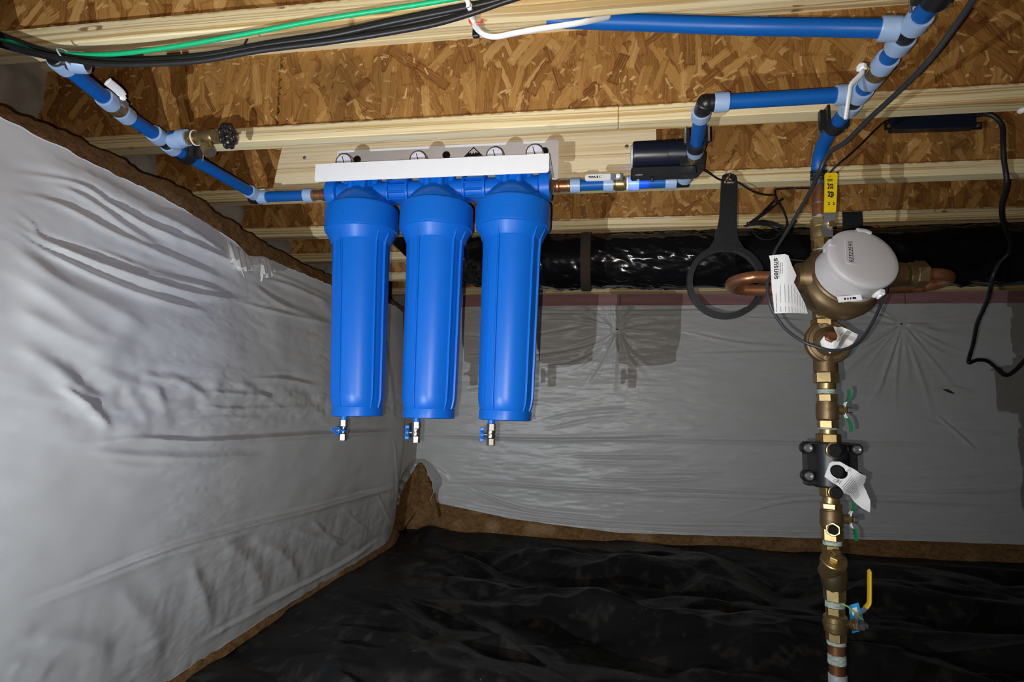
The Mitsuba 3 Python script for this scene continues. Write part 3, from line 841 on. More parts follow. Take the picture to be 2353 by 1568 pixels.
    part(hk, 'wing', wing(1), 'filter_blue', smooth=30)
    part(hk, 'wing', wing(-1), 'filter_blue', smooth=30)
    part(v, 'screw', lathe([(.0062, .0), (.0062, .0085), (.005, .0095)], s0 + sd * .019, sd, 16), 'nickel')

# manifold pieces between the heads, end ports
pz = .655
t = thing('filter_manifold', 'blue ribbed couplings and end ports joining the three filter heads in a row', 'pipe manifold')
for k in range(2):
    a, b = tilt_a, tilt_b = heads[k][0] + .04, heads[k + 1][0] - .04
    m_ = (a + b) / 2
    pk = part(t, 'coupling', cyl([a, FY, pz], [b, FY, pz], .0315, 32), 'filter_blue')
    for s in (-1, 1):
        part(pk, 'flange', lathe([(.030, -.004), (.0405, -.0035), (.0415, 0), (.0405, .0035), (.030, .004)], [m_ + s * .0305, FY, pz], [1, 0, 0], 40), 'filter_blue')
    for z in (-.030, -.012, .008, .024):
        rr_ = math.sqrt(max(.0395**2 - z * z, 1e-6))
        part(pk, 'rib', rbox(m_ - .028, m_ + .028, FY - rr_, FY + rr_, pz + z - .0018, pz + z + .0018, .0008), 'filter_blue', smooth=30)
for s, hx in ((-1, heads[0][0]), (1, heads[2][0])):
    x0, x1 = hx + s * .040, hx + s * .108
    pk = part(t, 'end_port', lathe([(.036, 0), (.043, .004), (.0445, .008), (.0445, .030), (.043, .034), (.026, .036)], [hx + s * .0735, FY, pz], [s, 0, 0], 40), 'filter_blue')
    part(pk, 'neck', cyl([hx + s * .035, FY, pz], [hx + s * .078, FY, pz], .033, 32), 'filter_blue')

# white bracket
LY_, SZ = 1.594, .7235
lx0, lx1 = at(725, 380, LY_)[0], at(1262, 357, LY_)[0]
lipz = at(1262, 397, LY_)[2]
t = thing('filter_bracket', 'white metal angle bracket with a small black mountain emblem, holding the three blue filters', 'bracket')
bx1 = at(1284, 335, 1.77)[0]
sh = Polygon([(lx0, SZ), (lx1, SZ), (lx1, lipz + .001), (lx0, lipz + .001)])
lip = sh.buffer(-.008).buffer(.008, quad_segs=8).union(Polygon([(lx0, SZ), (lx1, SZ), (lx1, SZ - .02), (lx0, SZ - .02)]))
part(t, 'front_lip', plate(lip, [0, LY_ + .0025, 0], [1, 0, 0], [0, 0, 1], .0025), 'white_powder', smooth=False)
part(t, 'shelf', plate([(lx0, LY_), (lx1, LY_), (bx1 - .012, 1.771), (lx0 - .01, 1.771)], [0, 0, SZ], [1, 0, 0], [0, 1, 0], .0025), 'white_powder', smooth=False)
btop = at(1284, 322, 1.77)[2]
bp_ = Polygon([(lx0 - .02, SZ - .006), (bx1, SZ - .006), (bx1, btop), (lx0 - .02, btop)]).buffer(-.008).buffer(.008, quad_segs=8)
bk = part(t, 'back_plate', plate(bp_, [0, 1.7715, 0], [1, 0, 0], [0, 0, 1], .003), 'white_powder', smooth=False)
# emblem: outlined peak over a dark jagged ridge
ec = at(1088, 351, 1.7685)
s = .031
peak = Polygon([(-1, 0), (0, 1.02), (1, 0)]).difference(Polygon([(-.80, .08), (0, .88), (.80, .08)]))
ridge = Polygon([(-.9, .02), (-.48, .42), (-.40, .30), (-.30, .46), (-.16, .20), (-.02, .46), (.10, .24), (.24, .50), (.36, .30), (.46, .44), (.9, .02)])
em = peak.union(ridge)
part(bk, 'emblem', plate(em, ec + [0, .0004, -.014], np.array([1, 0, 0]), np.array([0, 0, 1]), .0008) if False else
     cat(*[plate(Polygon(np.array(g.exterior.coords) * s, [np.array(i.coords) * s for i in g.interiors]), ec + [0, .0004, -.012], [1, 0, 0], [0, 0, 1], .0008) for g in getattr(em, 'geoms', [em])]), 'ink', 'black mountain emblem', smooth=False)
for (x, y) in [(820, 366), (1025, 356), (1251, 347)]:
    p = at(x, y, 1.762)
    part(t, 'bolt', lathe([(.0105, 0), (.0125, .002), (.0125, .006), (.0105, .0078), (.004, .0082), (.0035, .0065)], [p[0], 1.7685, p[2]], [0, -1, 0], 24), 'black_plastic', 'black bolt head')

# pressure gauges standing on the shelf
glab = ['round pressure gauge at the left end of the white bracket', 'second round pressure gauge from the left, above the middle filter', 'third round pressure gauge from the left, right of the mountain emblem', 'round pressure gauge at the right end of the white bracket']
for (x, y), lab in zip([(792, 374), (962, 368), (1138, 359), (1229, 353)], glab):
    c = at(x, y, 1.635)
    t = thing('pressure_gauge', lab, 'pressure gauge')
    d = unit([.02, -1, -.10])
    u, v, _ = basis(d, [0, 0, 1])
    r = .0262
    part(t, 'case', lathe([(r * .9, -.012), (r, -.009), (r, .006), (r * .985, .0085), (r * .9, .009), (r * .88, .0062), (1e-4, .0062)], c, d, 48), 'chrome_dark')
    part(t, 'dial', lathe([(r * .87, .0061), (r * .87, .0068)], c, d, 40), 'dial')
    ang = math.radians(-18)
    dirn = u * math.cos(ang) - v * math.sin(ang)
    side = np.cross(d, dirn)
    part(t, 'needle', plate([(-.0016, -.008), (.0016, -.008), (.0009, .019), (-.0009, .019)], c + d * .0072, side, dirn, .0006), 'ink', smooth=False)
    ticks = []
    for q in range(-7, 8):
        a = math.radians(q * 17)
        e = u * math.cos(a) + v * math.sin(a)
        sd = np.cross(d, e)
        l0 = .0188 if q % 2 else .017
        ticks.append(plate([(-.0004, l0), (.0004, l0), (.0004, .0205), (-.0004, .0205)], c + d * .0069, sd, e, .0003))
    part(t, 'scale_marks', cat(*ticks), 'grey_ink', smooth=False)
    part(t, 'stem', cyl(c - np.array([0, -.006, .02]), [c[0], c[1] + .006, SZ - .004], .006, 14), 'brass')
    part(t, 'stem_nut', hexnut([c[0], c[1] + .006, SZ + .0008], [c[0], c[1] + .006, SZ + .006], .008), 'brass')
# ------------------------------------------------------------------ blue water pipes
PR, RR = .0158, .0208                                   # pipe and ring radii
ZP = .66


def ring_mesh(p, d, L=.030, r=RR):
    d = unit(d)
    return lathe([(PR, 0), (r * .96, 0), (r, .0025), (r, L - .0025), (r * .96, L), (PR, L)], np.asarray(p) - d * L / 2, d, 36)


def pipe(a, b, label, r=PR, mid=None, group=None):
    t = thing('blue_pipe', label, 'pipe', group)
    pts = [a, b] if mid is None else [a, *mid, b]
    m = tube(pts, r, 28, 10)
    scene[t] = mikit.ply(m, 'pipe_blue', 40)
    return t


def fitting(name, label, cat_, bodies, rings, body_mat='black_plastic', L=.030):
    t = thing(name, label, cat_)
    part(t, 'body', cat(*bodies), body_mat)
    for p, d in rings:
        part(t, 'ring', ring_mesh(p, d, L), 'ring_blue', 'pale blue expansion ring')
    return t


YD, XD = np.array([0, 1.0, 0]), np.array([1.0, 0, 0])
LX = -1.083
PL = lambda y: np.array([LX - .012 * (1.65 - y) * 0 + (-.008 if y > 1.2 else .012 * (1.2 - y) / .3 - .008), y, ZP])
yl = lambda x, y: on_z(x, y, ZP)[1]
# left run along the wall
ye = yl(146, 152)
PLx = lambda x, y: on_z(x, y, ZP)
e0, e1, e2, e3, e4, e5 = PLx(143, 146), PLx(248, 231), PLx(286, 262), PLx(361, 312), PLx(393, 337), PLx(579, 443)
dl = unit(e1 - e0)
t = fitting('elbow_fitting', 'black elbow with pale rings under the nearest joist, on the left pipe', 'pipe fitting',
            [cyl(e0 - dl * .022, e0 + dl * .014, .0165), cyl(e0 - dl * .008, e0 - dl * .010 + unit([.93, .35, .1]) * .05, .0165)], [(e0, dl), (e0 - dl * .006 + unit([.93, .35, .1]) * .032, unit([.93, .35, .1]))])
pipe(e0, e1, 'blue pipe from the elbow under the nearest joist to the left valve')
# ball valve with the white lever
d = unit(e2 - e1)
t = thing('ball_valve', 'brass ball valve with a small white lever on the left blue pipe', 'valve')
m_ = (e1 + e2) / 2
part(t, 'body', cat(cyl(e1, e2, .0165), lathe([(.0165, -.016), (.0195, -.010), (.0205, 0), (.0195, .010), (.0165, .016)], m_, d, 32)), 'brass')
part(t, 'ring', ring_mesh(e1, d), 'ring_blue', 'pale blue expansion ring')
part(t, 'ring', ring_mesh(e2, d), 'ring_blue', 'pale blue expansion ring')
sd = unit([.85, -.35, -.05])
s1 = m_ + sd * .034
part(t, 'stem', cyl(m_ + sd * .015, s1, .0065), 'brass')
q = lambda x, y, o: at(x, y, s1[1] - o)
lv = [q(287, 236, 0), q(283, 226, .004), q(278, 214, .012), q(263, 200, .030), q(250, 190, .045), q(247, 187, .050)]
part(t, 'lever', tube(lv, [.004] * 8 + [.006] * 8 + [.0085] * 33 + [.0075, .005], 16, 10, .45, up=unit([.6, 0, .8]))if False else tube(lv, [.004] * 8 + [.0065] * 8 + [.0092] * 30 + [.010, .008, .006, .004, .002], 18, 10, .33, up=unit([.55, .1, .8])), 'white_plastic', 'white coated lever')
part(t, 'nut', hexnut(s1 - sd * .001, s1 + sd * .006, .008), 'steel')
pipe(e2, e3, 'short blue pipe between the white-levered valve and the hose tap tee on the left')
# tee with the hose tap
d = unit(e4 - e3)
tc = (e3 + e4) / 2
br = unit(at(470, 317, tc[1] - .006) - tc)
t = fitting('tee_fitting', 'black tee with pale rings where the hose tap branches off the left pipe', 'pipe fitting',
            [cyl(e3, e4, .0165), cyl(tc, tc + br * .05, .0165)], [(e3, d), (e4, d), (tc + br * .036, br)])
g = lambda x, y=317: at(x, y, tc[1] - .006)
pipe(g(394), g(424), 'very short blue pipe stub between the tee and the hose tap')
t = thing('hose_tap', 'brass hose tap with a black hand wheel, on the left near the second joist', 'tap')
part(t, 'ring', ring_mesh(g(422), br, .026), 'ring_blue', 'pale blue expansion ring')
part(t, 'inlet', cat(cyl(g(420), g(446), .0155), hexnut(g(433), g(440), .018), lathe([(.012, -.002), (.0175, -.001), (.0175, .001), (.012, .002)], g(450), br, 28)), 'brass')
part(t, 'clip_ring', lathe([(.014, -.0015), (.0195, -.001), (.0195, .001), (.014, .0015)], g(449), br, 28), 'white_powder')
sp = unit(at(486, 352, tc[1] - .02) - g(470, 320))
part(t, 'body', cat(lathe([(.011, 0), (.0135, .003), (.016, .012), (.0155, .022), (.018, .028), (.0185, .044), (.016, .050)], g(452), br, 32)), 'brass')
spo = part(t, 'spout', cat(cyl(g(468, 322), g(468, 322) + sp * .040, .0135, r1=.012)), 'brass')
part(spo, 'thread', cat(*[lathe([(.0125, 0), (.0158, .0012), (.0158, .003), (.0125, .0042)], g(468, 322) + sp * (.026 + .0052 * i), sp, 28) for i in range(5)]), 'brass')
part(t, 'packing_nut', hexnut(g(491), g(503), .0165), 'brass', smooth=20)
part(t, 'stem', cat(cyl(g(495), g(522), .0055), hexnut(g(503), g(513), .010)), 'brass')
part(spo, 'mouth', lathe([(.0105, 0), (.0105, .0006)], g(468, 322) + sp * .0528, sp, 24), 'dark_brown', 'dark open mouth')  # flat disc: the shade inside the spout is put into its colour
wc = g(523, 313)
wd = unit(br + np.array([0, -.04, -.06]))
u, v, _ = basis(wd, [0, 0, 1])
ringp = [wc + (.0245 + .0028 * math.cos(8 * a)) * (u * math.cos(a) + v * math.sin(a)) for a in np.linspace(0, 2 * math.pi, 97)]
wk = part(t, 'hand_wheel', cat(tube(ringp, .0052, 12, 0), lathe([(.0085, -.005), (.009, 0), (.006, .005)], wc, wd, 20)), 'black_plastic', 'black fluted hand wheel')
for i in range(5):
    a = i * 2 * math.pi / 5 + .3
    part(wk, 'spoke', tube([wc, wc + .024 * (u * math.cos(a) + v * math.sin(a))], .0036, 10), 'black_plastic')
pipe(e4, e5, 'long blue pipe from the hose tap tee back to the filter inlet elbow')
# elbow to the filter inlet
f0, f1, f2 = at(603, 449, FY), at(712, 445, FY), at(748, 444, FY)
f0[1] = f1[1] = f2[1] = FY
f0[2] = f1[2] = f2[2] = pz
f0[0], f1[0], f2[0] = at(605, 447, FY)[0], at(710, 445, FY)[0], at(749, 444, FY)[0]
d = unit(e5 - e4)
corner = np.array([f0[0] - .034, FY + .004, pz])
t = fitting('elbow_fitting', 'black elbow with pale rings turning the left pipe towards the filter inlet', 'pipe fitting',
            [cyl(e5, corner + d * .014, .0175), cyl(corner - XD * .012, f0, .0175)], [(e5, d), (f0, XD)])
pipe(f0, f1, 'short blue pipe between the left elbow and the filter inlet')


def copper_adapter(label, p0, p1, s):
    t = thing('copper_adapter', label, 'pipe fitting')
    part(t, 'ring', ring_mesh(p0, XD, .028), 'ring_blue', 'pale blue expansion ring')
    a, b = p0 + XD * s * .014, p1
    part(t, 'tube', cyl(a, b, .0155, 32, .0005), 'copper')
    part(t, 'solder_band', lathe([(.0155, 0), (.0166, .001), (.0166, .006), (.0155, .007)], a + XD * s * .002, XD * s, 32), 'brass')
    part(t, 'bead', lathe([(.0155, 0), (.0188, .003), (.0188, .010), (.0155, .013)], b - XD * s * .026, XD * s, 32), 'copper')
    part(t, 'thread_nut', hexnut(b - XD * s * .012, b, .0205, .2), 'copper', smooth=20)


copper_adapter('copper adapter with a pale ring at the left inlet of the filters', f1, np.array([heads[0][0] - .1085, FY, pz]), 1)
# outlet side
r0 = np.array([at(1322, 423, FY)[0], FY, pz])
copper_adapter('copper adapter with a pale ring at the right outlet of the filters', r0, np.array([heads[2][0] + .1085, FY, pz]), -1)
gx_ = lambda x: np.array([at(x, 424, FY)[0], FY, pz])
pipe(r0, gx_(1400), 'blue pipe right of the filters, partly behind the long white lever')
t = thing('ball_valve', 'brass ball valve with a white lever along the pipe right of the filters', 'valve')
part(t, 'ring', ring_mesh(gx_(1398), XD, .028), 'ring_blue', 'pale blue expansion ring')
part(t, 'ring', ring_mesh(gx_(1456), XD, .030), 'ring_blue', 'pale blue expansion ring')
part(t, 'body', cat(cyl(gx_(1405), gx_(1452), .016), lathe([(.016, 0), (.0195, .003), (.0205, .014), (.0195, .026), (.016, .030)], gx_(1412), XD, 32), hexnut(gx_(1434), gx_(1446), .019)), 'brass')
part(t, 'union_collar', lathe([(.016, 0), (.0198, .001), (.0198, .005), (.016, .006)], gx_(1439), XD, 32), 'white_powder')
vc = (gx_(1412) + gx_(1428)) / 2
up_ = unit([0, -.97, .24])
part(t, 'stem', cat(cyl(vc + up_ * .014, vc + up_ * .036, .007), hexnut(vc + up_ * .030, vc + up_ * .036, .010)), 'steel')
part(t, 'stem_nut', lathe([(.0072, .036), (.0075, .040), (.005, .0415)], vc, up_, 6), 'white_powder')
lw = unit(np.cross(up_, XD))
a, b = at(1343, 413, 0)if False else None, None
lz = vc + up_ * .033
X0, X1, X2 = at(1344, 414, lz[1])[0], at(1403, 414, lz[1])[0], at(1424, 414, lz[1])[0]
grip = Polygon([(X0 - lz[0], -.010), (X1 - lz[0], -.010), (X1 - lz[0], .010), (X0 - lz[0], .010)]).buffer(-.0085).buffer(.0085).union(Polygon([(X1 - lz[0] - .02, -.010), (X1 - lz[0], -.010), (X1 - lz[0], .010), (X1 - lz[0] - .02, .010)]))
lk = part(t, 'lever', plate(Polygon([(X1 - lz[0] - .01, -.009), (.012, -.0105), (.012, .0105), (X1 - lz[0] - .01, .009)]), lz, XD, lw, .002), 'valve_grey', smooth=False)
part(lk, 'grip', plate(grip, lz, XD, lw, .0055, -.0018), 'white_plastic', 'white grip with dark print', smooth=30)
nrm = unit(np.cross(XD, lw))
side = 1 if nrm[1] < 0 else -1
pr = []
for (a, b, c, e) in [(.012, -.0035, .030, .0035), (.033, -.004, .0365, .004), (.039, -.004, .0405, .004), (.044, -.004, .046, -.002), (.044, .002, .046, .004)]:
    pr.append(plate([(a, b), (c, b), (c, e), (a, e)] if a > .03 else LineString([(.011 + .019 * f, .003 * math.sin(f * 25)) for f in np.linspace(0, 1, 30)]).buffer(.0008), lz + XD * (X0 - lz[0]), XD, lw, .0006, .0037 if side > 0 else -.0024))
part(lk, 'print', cat(*pr), 'ink', smooth=False)
pipe(gx_(1456), gx_(1541), 'short blue pipe under the black motor housing, lit by its blue lamp')
# lower elbow, rising into the motor valve
el = gx_(1541)
ec_ = np.array([at(1572, 423, FY)[0], FY, pz])
ud = unit([.01, -.85, .20])
t = fitting('elbow_fitting', 'black elbow with pale rings below the black motor housing', 'pipe fitting', [cyl(el, ec_ + XD * .014, .0165), cyl(ec_ - ud * .005, ec_ + ud * .05, .0165)], [(el, XD), (ec_ + ud * .026, ud)])

# ------------------------------------------------------------------ black motorised shut-off valve
VY = 1.56
t = thing('shutoff_device', 'black motorised shut-off valve with round housing and blue lamp beside the filters', 'shut-off valve')
c0, c1 = at(1453, 358, VY), at(1562, 355, VY)
c1[2] = c0[2]
rv = .0365
prof = [(rv - .006, 0), (rv - .0015, .0015), (rv, .005)] + [(rv, .088), (rv - .0006, .0885), (rv - .0006, .0905), (rv, .091), (rv + .0005, np.linalg.norm(c1 - c0) + .012)]
part(t, 'motor_housing', lathe(prof, c0, XD, 56), 'navy_black')
part(t, 'end_cap', lathe([(.018, -.004), (.0265, -.0035), (.028, 0), (.028, .002)], c0 - XD * .001, XD, 40), 'grey_plastic')
b0, b1 = at(1449, 389, VY), at(1598, 414, VY)
zbx = at(1500, 415, VY)[2]
bx = rbox(b0[0], b1[0], VY - .036, VY + .002, zbx, at(1500, 382, VY - .036)[2], .004)
bk = part(t, 'base_box', bx, 'black_plastic', smooth=25)
lm = at(1468, 402, VY - .0345)
part(bk, 'indicator', box(lm + [0, -.0002, 0], [.019, .0012, .0018], .0004), 'grey_plastic', 'pale indicator bar')
sn = np.array([at(1498, 416, VY)[0], VY - .012, zbx + .001])
part(bk, 'sensor_tip', lathe([(.005, 0), (.004, .006), (.0005, .010)], sn, [0, 0, -1], 12), 'black_plastic')
h0 = at(1592, 370, VY)
hp = [at(x, y, VY + dy_) for dy_ in (-.030, .034) for x, y in [(1560, 336), (1608, 330), (1622, 352), (1618, 388), (1600, 410), (1565, 413)]]
hm = hull(hp)
part(t, 'valve_body', trimesh.Trimesh(*trimesh.remesh.subdivide(hm.vertices, hm.faces), process=False), 'black_plastic', smooth=30)
for i, (x, y) in enumerate([(1575, 352), (1604, 378)]):
    part(t, 'body_rib', box(at(x, y, VY - .031), [.028, .006, .004], .001), 'black_plastic')
lamp = on_z(1452, 416, b0[2] - .016)
scene['shutoff_lamp_light'] = {'type': 'spot', 'intensity': {'type': 'rgb', 'value': [.004, .010, .10]}, 'cutoff_angle': 19, 'beam_width': 12,
                               'to_world': T4().look_at(origin=[at(1466, 414, VY)[0], VY - .008, zbx - .004], target=[at(1466, 430, FY)[0], FY - .02, pz - .006], up=[1, 0, 0])}
part(bk, 'lamp_lens', lathe([(.004, 0), (.004, .002)], [at(1466, 414, VY)[0], VY - .008, zbx + .0005], [0, 0, -1], 12), 'ring_blue', 'blue lamp under the box')

# supply into the device: brass nut, ring, blue pipe, ring, elbow
n0, n1 = at(1588, 368, VY - .005), at(1594, 350, VY - .04)
k0, k1 = at(1598, 345, 1.48), at(1611, 262, 1.295)
d = unit(k1 - k0)
t = thing('brass_adapter', 'brass nut and pale ring where the pipe enters the black shut-off valve', 'pipe fitting')
part(t, 'nut', hexnut(k0 - d * .036, k0 - d * .014, .0195), 'brass', smooth=20)
part(t, 'tube', cyl(k0 - d * .095, k0 - d * .010, .0155), 'brass')
part(t, 'ring', ring_mesh(k0, d), 'ring_blue', 'pale blue expansion ring')
pipe(k0, k1, 'short blue pipe dropping from the elbow to the black shut-off valve')
kc = at(1622, 238, 1.258)
kb = at(1657, 235, 1.258)
t = fitting('elbow_fitting', 'black elbow with pale rings above the black shut-off valve', 'pipe fitting', [cyl(k1, kc + d * .010, .0185), cyl(kc - XD * .012, kb, .0185), trimesh.Trimesh(kc + trimesh.creation.icosphere(3, .0195).vertices, trimesh.creation.icosphere(3, .0195).faces)], [(k1, d), (kb, XD)])


def hanger(label, p, d, up, w=.03, s=1.0):
    "black plastic pipe clip nailed up to the joist above: half ring, two legs, two nails"
    d, up = unit(d), np.asarray(up, float)
    side = unit(np.cross(d, up))
    t = thing('pipe_clip', label, 'pipe clip')
    ang = np.linspace(-math.pi, 0, 17)
    ro, ri = .0225 * s, .0172 * s
    top = JZ - ZP - .0015
    out = [(-ro, top)] + [(ro * math.cos(a), ro * math.sin(a)) for a in ang] + [(ro, top), (ri, top)] + [(ri * math.cos(a), ri * math.sin(a)) for a in ang[::-1]] + [(-ri, top)]
    part(t, 'strap', plate(out, p - d * w / 2, side, up, w), 'black_plastic', smooth=30)
    for sg in (-1, 1):
        part(t, 'nail_ear', plate([(sg * ro * .95, -.004), (sg * (ro + .008), -.002), (sg * (ro + .008), top), (sg * ro * .95, top)], p - d * w / 4, side, up, w / 2), 'black_plastic', smooth=False)
        part(t, 'nail', cyl(p + side * sg * (ro + .0045) - up * .008, p + side * sg * (ro + .0045) + up * (top - .004), .0024, 10), 'steel')
    return t


UP = np.array([0, 0, 1.0])
# right run: pipe along the depth at x = .50
RXC = .503
q_ = lambda x, y: np.array([RXC, on_z(x, y, ZP)[1], ZP])
s_top = np.array([RXC, .78, ZP])
g0, g1, g2, g3, g4, g5 = q_(2101, 50), q_(2072, 98), q_(2030, 144), q_(2008, 180), q_(1983, 213), q_(1967, 244)
pipe(s_top, g0, 'blue pipe entering at the top right corner, held by a black clip')
tc = (g0 + g1) / 2
bl = at(2044, 66, tc[1])
bd = unit(at(1700, 60, 1.065) - at(2044, 66, tc[1]))
t = fitting('tee_fitting', 'black tee with pale rings where the upper blue cross pipe meets the right pipe', 'pipe fitting', [cyl(g0, g1, .0165), cyl(tc, bl, .0165)], [(g0, YD), (g1, YD), (bl, bd)])
pipe(bl, at(1260, 45, 1.10), 'long blue cross pipe along the top right, running behind the nearest joist', mid=[at(1900, 63, 1.055), at(1700, 60, 1.065), at(1500, 53, 1.085)])
pipe(g1, g2, 'blue pipe between the upper tee and the white-levered valve at the top right')
t = thing('ball_valve', 'brass ball valve with a long bent white lever on the right blue pipe', 'valve')
vm = (g2 + g3) / 2
part(t, 'body', cat(cyl(g2, g3, .0165), lathe([(.0165, -.018), (.0198, -.012), (.021, 0), (.0198, .012), (.0165, .018)], vm, YD, 32)), 'brass')
part(t, 'ring', ring_mesh(g2, YD), 'ring_blue', 'pale blue expansion ring')
part(t, 'ring', ring_mesh(g3, YD), 'ring_blue', 'pale blue expansion ring')
sd = unit(at(1979, 155, vm[1] - .012) - vm)
s1 = at(1979, 155, vm[1] - .012)
part(t, 'stem', cat(cyl(vm + sd * .012, s1 - sd * .006, .0075), hexnut(s1 - sd * .018, s1 - sd * .010, .011)), 'brass')
part(t, 'nut', lathe([(.009, -.004), (.009, .003), (.006, .005)], s1, unit(sd + [0, -.3, 0]), 6), 'white_powder')
lv = [s1 + sd * -.004, at(1982, 166, s1[1] - .004), at(1970, 180, s1[1] - .006), at(1956, 195, s1[1] - .008), at(1952, 215, s1[1] - .006), at(1947, 248, s1[1] + .004), at(1943, 275, s1[1] + .012)]
part(t, 'lever', tube(lv, [.005] * 10 + [.0062] * 50 + [.004], 16, 10, .55), 'white_plastic', 'white coated lever')
pipe(g3, g4, 'very short blue pipe between the white-levered valve and the lower tee on the right')
tc = (g4 + g5) / 2
bl = at(1937, 218, tc[1])
t = fitting('tee_fitting', 'black tee with pale rings where the lower blue cross pipe meets the right pipe', 'pipe fitting', [cyl(g4, g5, .0165), cyl(tc, bl, .0165)], [(g4, YD), (g5, YD), (bl, XD)])
pipe(bl, kb, 'blue cross pipe from the right pipe to the elbow above the black shut-off valve')
RYC = 1.50
pipe(g5, np.array([RXC + .002, RYC, on_z(1886, 408, .5)[2] if False else at(1885, 407, RYC)[2]]), 'blue pipe that bends down from the ceiling into the copper riser on the right',
     mid=[np.array([RXC, 1.36, ZP - .001]), np.array([RXC, 1.43, ZP - .004]), np.array([RXC + .001, 1.472, ZP - .018]), np.array([RXC + .002, 1.494, ZP - .048]), np.array([RXC + .002, RYC, ZP - .085])])
hanger('black pipe clip on the right pipe, under the joist above the bend', np.array([RXC, JYS[1] + .014, ZP]), YD, UP)
hanger('black pipe clip at the top right corner of the photo', np.array([RXC, .972, ZP]), YD, UP)
hanger('black pipe clip above the black shut-off valve', k1 + (k0 - k1) * .66, d, unit(np.cross(np.cross(d, UP), d)))
hl = e4 + (e5 - e4) * .245
hanger('black pipe clip on the left pipe below the hose tap', hl, unit(e5 - e4), UP)
t = thing('cable_tie', 'black tie wound round the bend of the right blue pipe', 'cable tie')
bz = at(1886, 358, 1.49)
part(t, 'band', cat(*[lathe([(PR - .002, 0), (PR + .003, .001), (PR + .003, .006), (PR - .002, .007)], [RXC + .0015, 1.4905, ZP - .056 - .009 * i], unit([0, .25, -1]), 28) for i in range(3)]), 'black_rubber')
# ------------------------------------------------------------------ the riser: meter, valves and backflow preventer
RISX = .506
rz = lambda y: at(1890 + (y - 500) * .033, y, RYC)[2]
rp = lambda y: np.array([RISX, RYC, rz(y)])
DN = np.array([0, 0, -1.0])
FWD = np.array([0, -1.0, 0])


def rcyl(y0, y1, r, **k):
    return cyl(rp(y0), rp(y1), r, 32, **k)


def rhex(y0, y1, r, ph=.52):
    return hexnut(rp(y0), rp(y1), r, ph)


def taped(t, y0, y1, r):
    m = lathe([(r - .002, 0), (r + .0008, .0015), (r + .0012, (rz(y0) - rz(y1)) - .0015), (r - .002, rz(y0) - rz(y1))], rp(y0), DN, 28)
    v = m.vertices.copy()
    v += .0016 * np.stack([fn3(v[:, 0], v[:, 1], v[:, 2], 300, 2, s) for s in (1, 2, 3)], 1)
    part(t, 'thread_tape', trimesh.Trimesh(v, m.faces, process=False), 'thread_tape', 'pale green crumbly thread seal')


t = thing('copper_riser', 'copper pipe with soldered couplings above the yellow-levered valve on the riser', 'pipe')
part(t, 'tube', rcyl(416, 502, .0146, ch=.0004), 'copper')
part(t, 'sleeve', lathe([(.0146, 0), (.0182, .001), (.0182, .018), (.0146, .019)], rp(406), DN, 32), 'steel', 'shiny crimp sleeve')
for y0, y1 in ((440, 465), (468, 496)):
    part(t, 'coupling', rcyl(y0, y1, .0168), 'copper')
for y in (442, 467, 497):
    m = lathe([(.0145, 0), (.0175, .002), (.0145, .005)], rp(y - 2), DN, 28)
    part(t, 'solder_band', m, 'steel', 'bright solder line')

t = thing('ball_valve', 'brass ball valve with a flat yellow lever, at the top of the riser', 'valve')
taped(t, 497, 503, .0150)
part(t, 'upper_nut', rhex(502, 522, .0215), 'brass', smooth=20)
part(t, 'body', lathe([(.017, 0), (.0215, .004), (.0225, .016), (.0215, .030), (.018, .034)], rp(521), DN, 36), 'brass')
part(t, 'lower_nut', rhex(551, 573, .0215), 'brass', smooth=20)
vp = rp(531)
sdv = unit([.16, -1, .0])
sv = vp + sdv * .046
part(t, 'stem', cat(cyl(vp + sdv * .017, sv + sdv * .004, .0085), hexnut(vp + sdv * .026, vp + sdv * .036, .0125)), 'brass')
part(t, 'nut', hexnut(sv + sdv * .003, sv + sdv * .0095, .009), 'brass', smooth=20)
ql = lambda x, y, o: at(x, y, sv[1] - o)
prof = [ql(1902, 545, 0), ql(1901, 520, 0), ql(1904, 508, .004), ql(1906, 490, .010), ql(1908, 440, .012), ql(1908, 400, .012)]
G = []
for p, w in zip(spline(prof, 6), np.interp(np.linspace(0, 1, 31), [0, .2, .3, 1], [.011, .0115, .0115, .0135])):
    G.append([p + XD * w * f for f in np.linspace(-1, 1, 5)])
G = np.array(G)
part(t, 'lever', solid_sheet(G[:22], np.array([0, -.0028, 0])), 'steel', 'bare metal lever arm', smooth=40)
g_ = [ql(1906, 489, .012), ql(1908, 440, .014), ql(1908.5, 412, .014), ql(1908.5, 404, .014), ql(1908.5, 400, .014), ql(1908.5, 398.6, .014)]
ws = np.interp(np.linspace(0, 1, 61), [0, .62, .82, .93, 1], [.0128, .0138, .0125, .0085, .002])
ws[:38] = np.linspace(.0128, .0138, 38)
S6 = spline(g_, 12)
G = np.array([[p + XD * w * f for f in np.linspace(-1, 1, 7)] for p, w in zip(S6, ws)])
gk = part(t, 'grip', solid_sheet(G - np.array([0, -.001, 0]), np.array([0, -.0052, 0])), 'yellow_vinyl', 'yellow vinyl grip with worn black print', smooth=45)
bars = []
for x, y, w, h_ in [(1907, 406, .005, .003), (1907, 414, .0125, .006), (1904, 428, .0035, .015), (1909, 428, .003, .012), (1913, 428, .003, .013), (1905, 446, .0045, .014), (1911, 447, .005, .015), (1915, 446, .0025, .010), (1905, 468, .0035, .007), (1916, 468, .0035, .007)]:
    c = ql(x, y, .0196)
    for i in range(3):
        zz = c[2] + h_ * (i - 1) / 3
        bars.append(box([c[0] + (.0008 if i % 2 else -.0004), c[1] + .0002, zz], [w * (1 if i != 1 else .75), .0007, h_ / 3 - .0008], .0002))
part(gk, 'print', cat(*bars), 'ink', smooth=False)

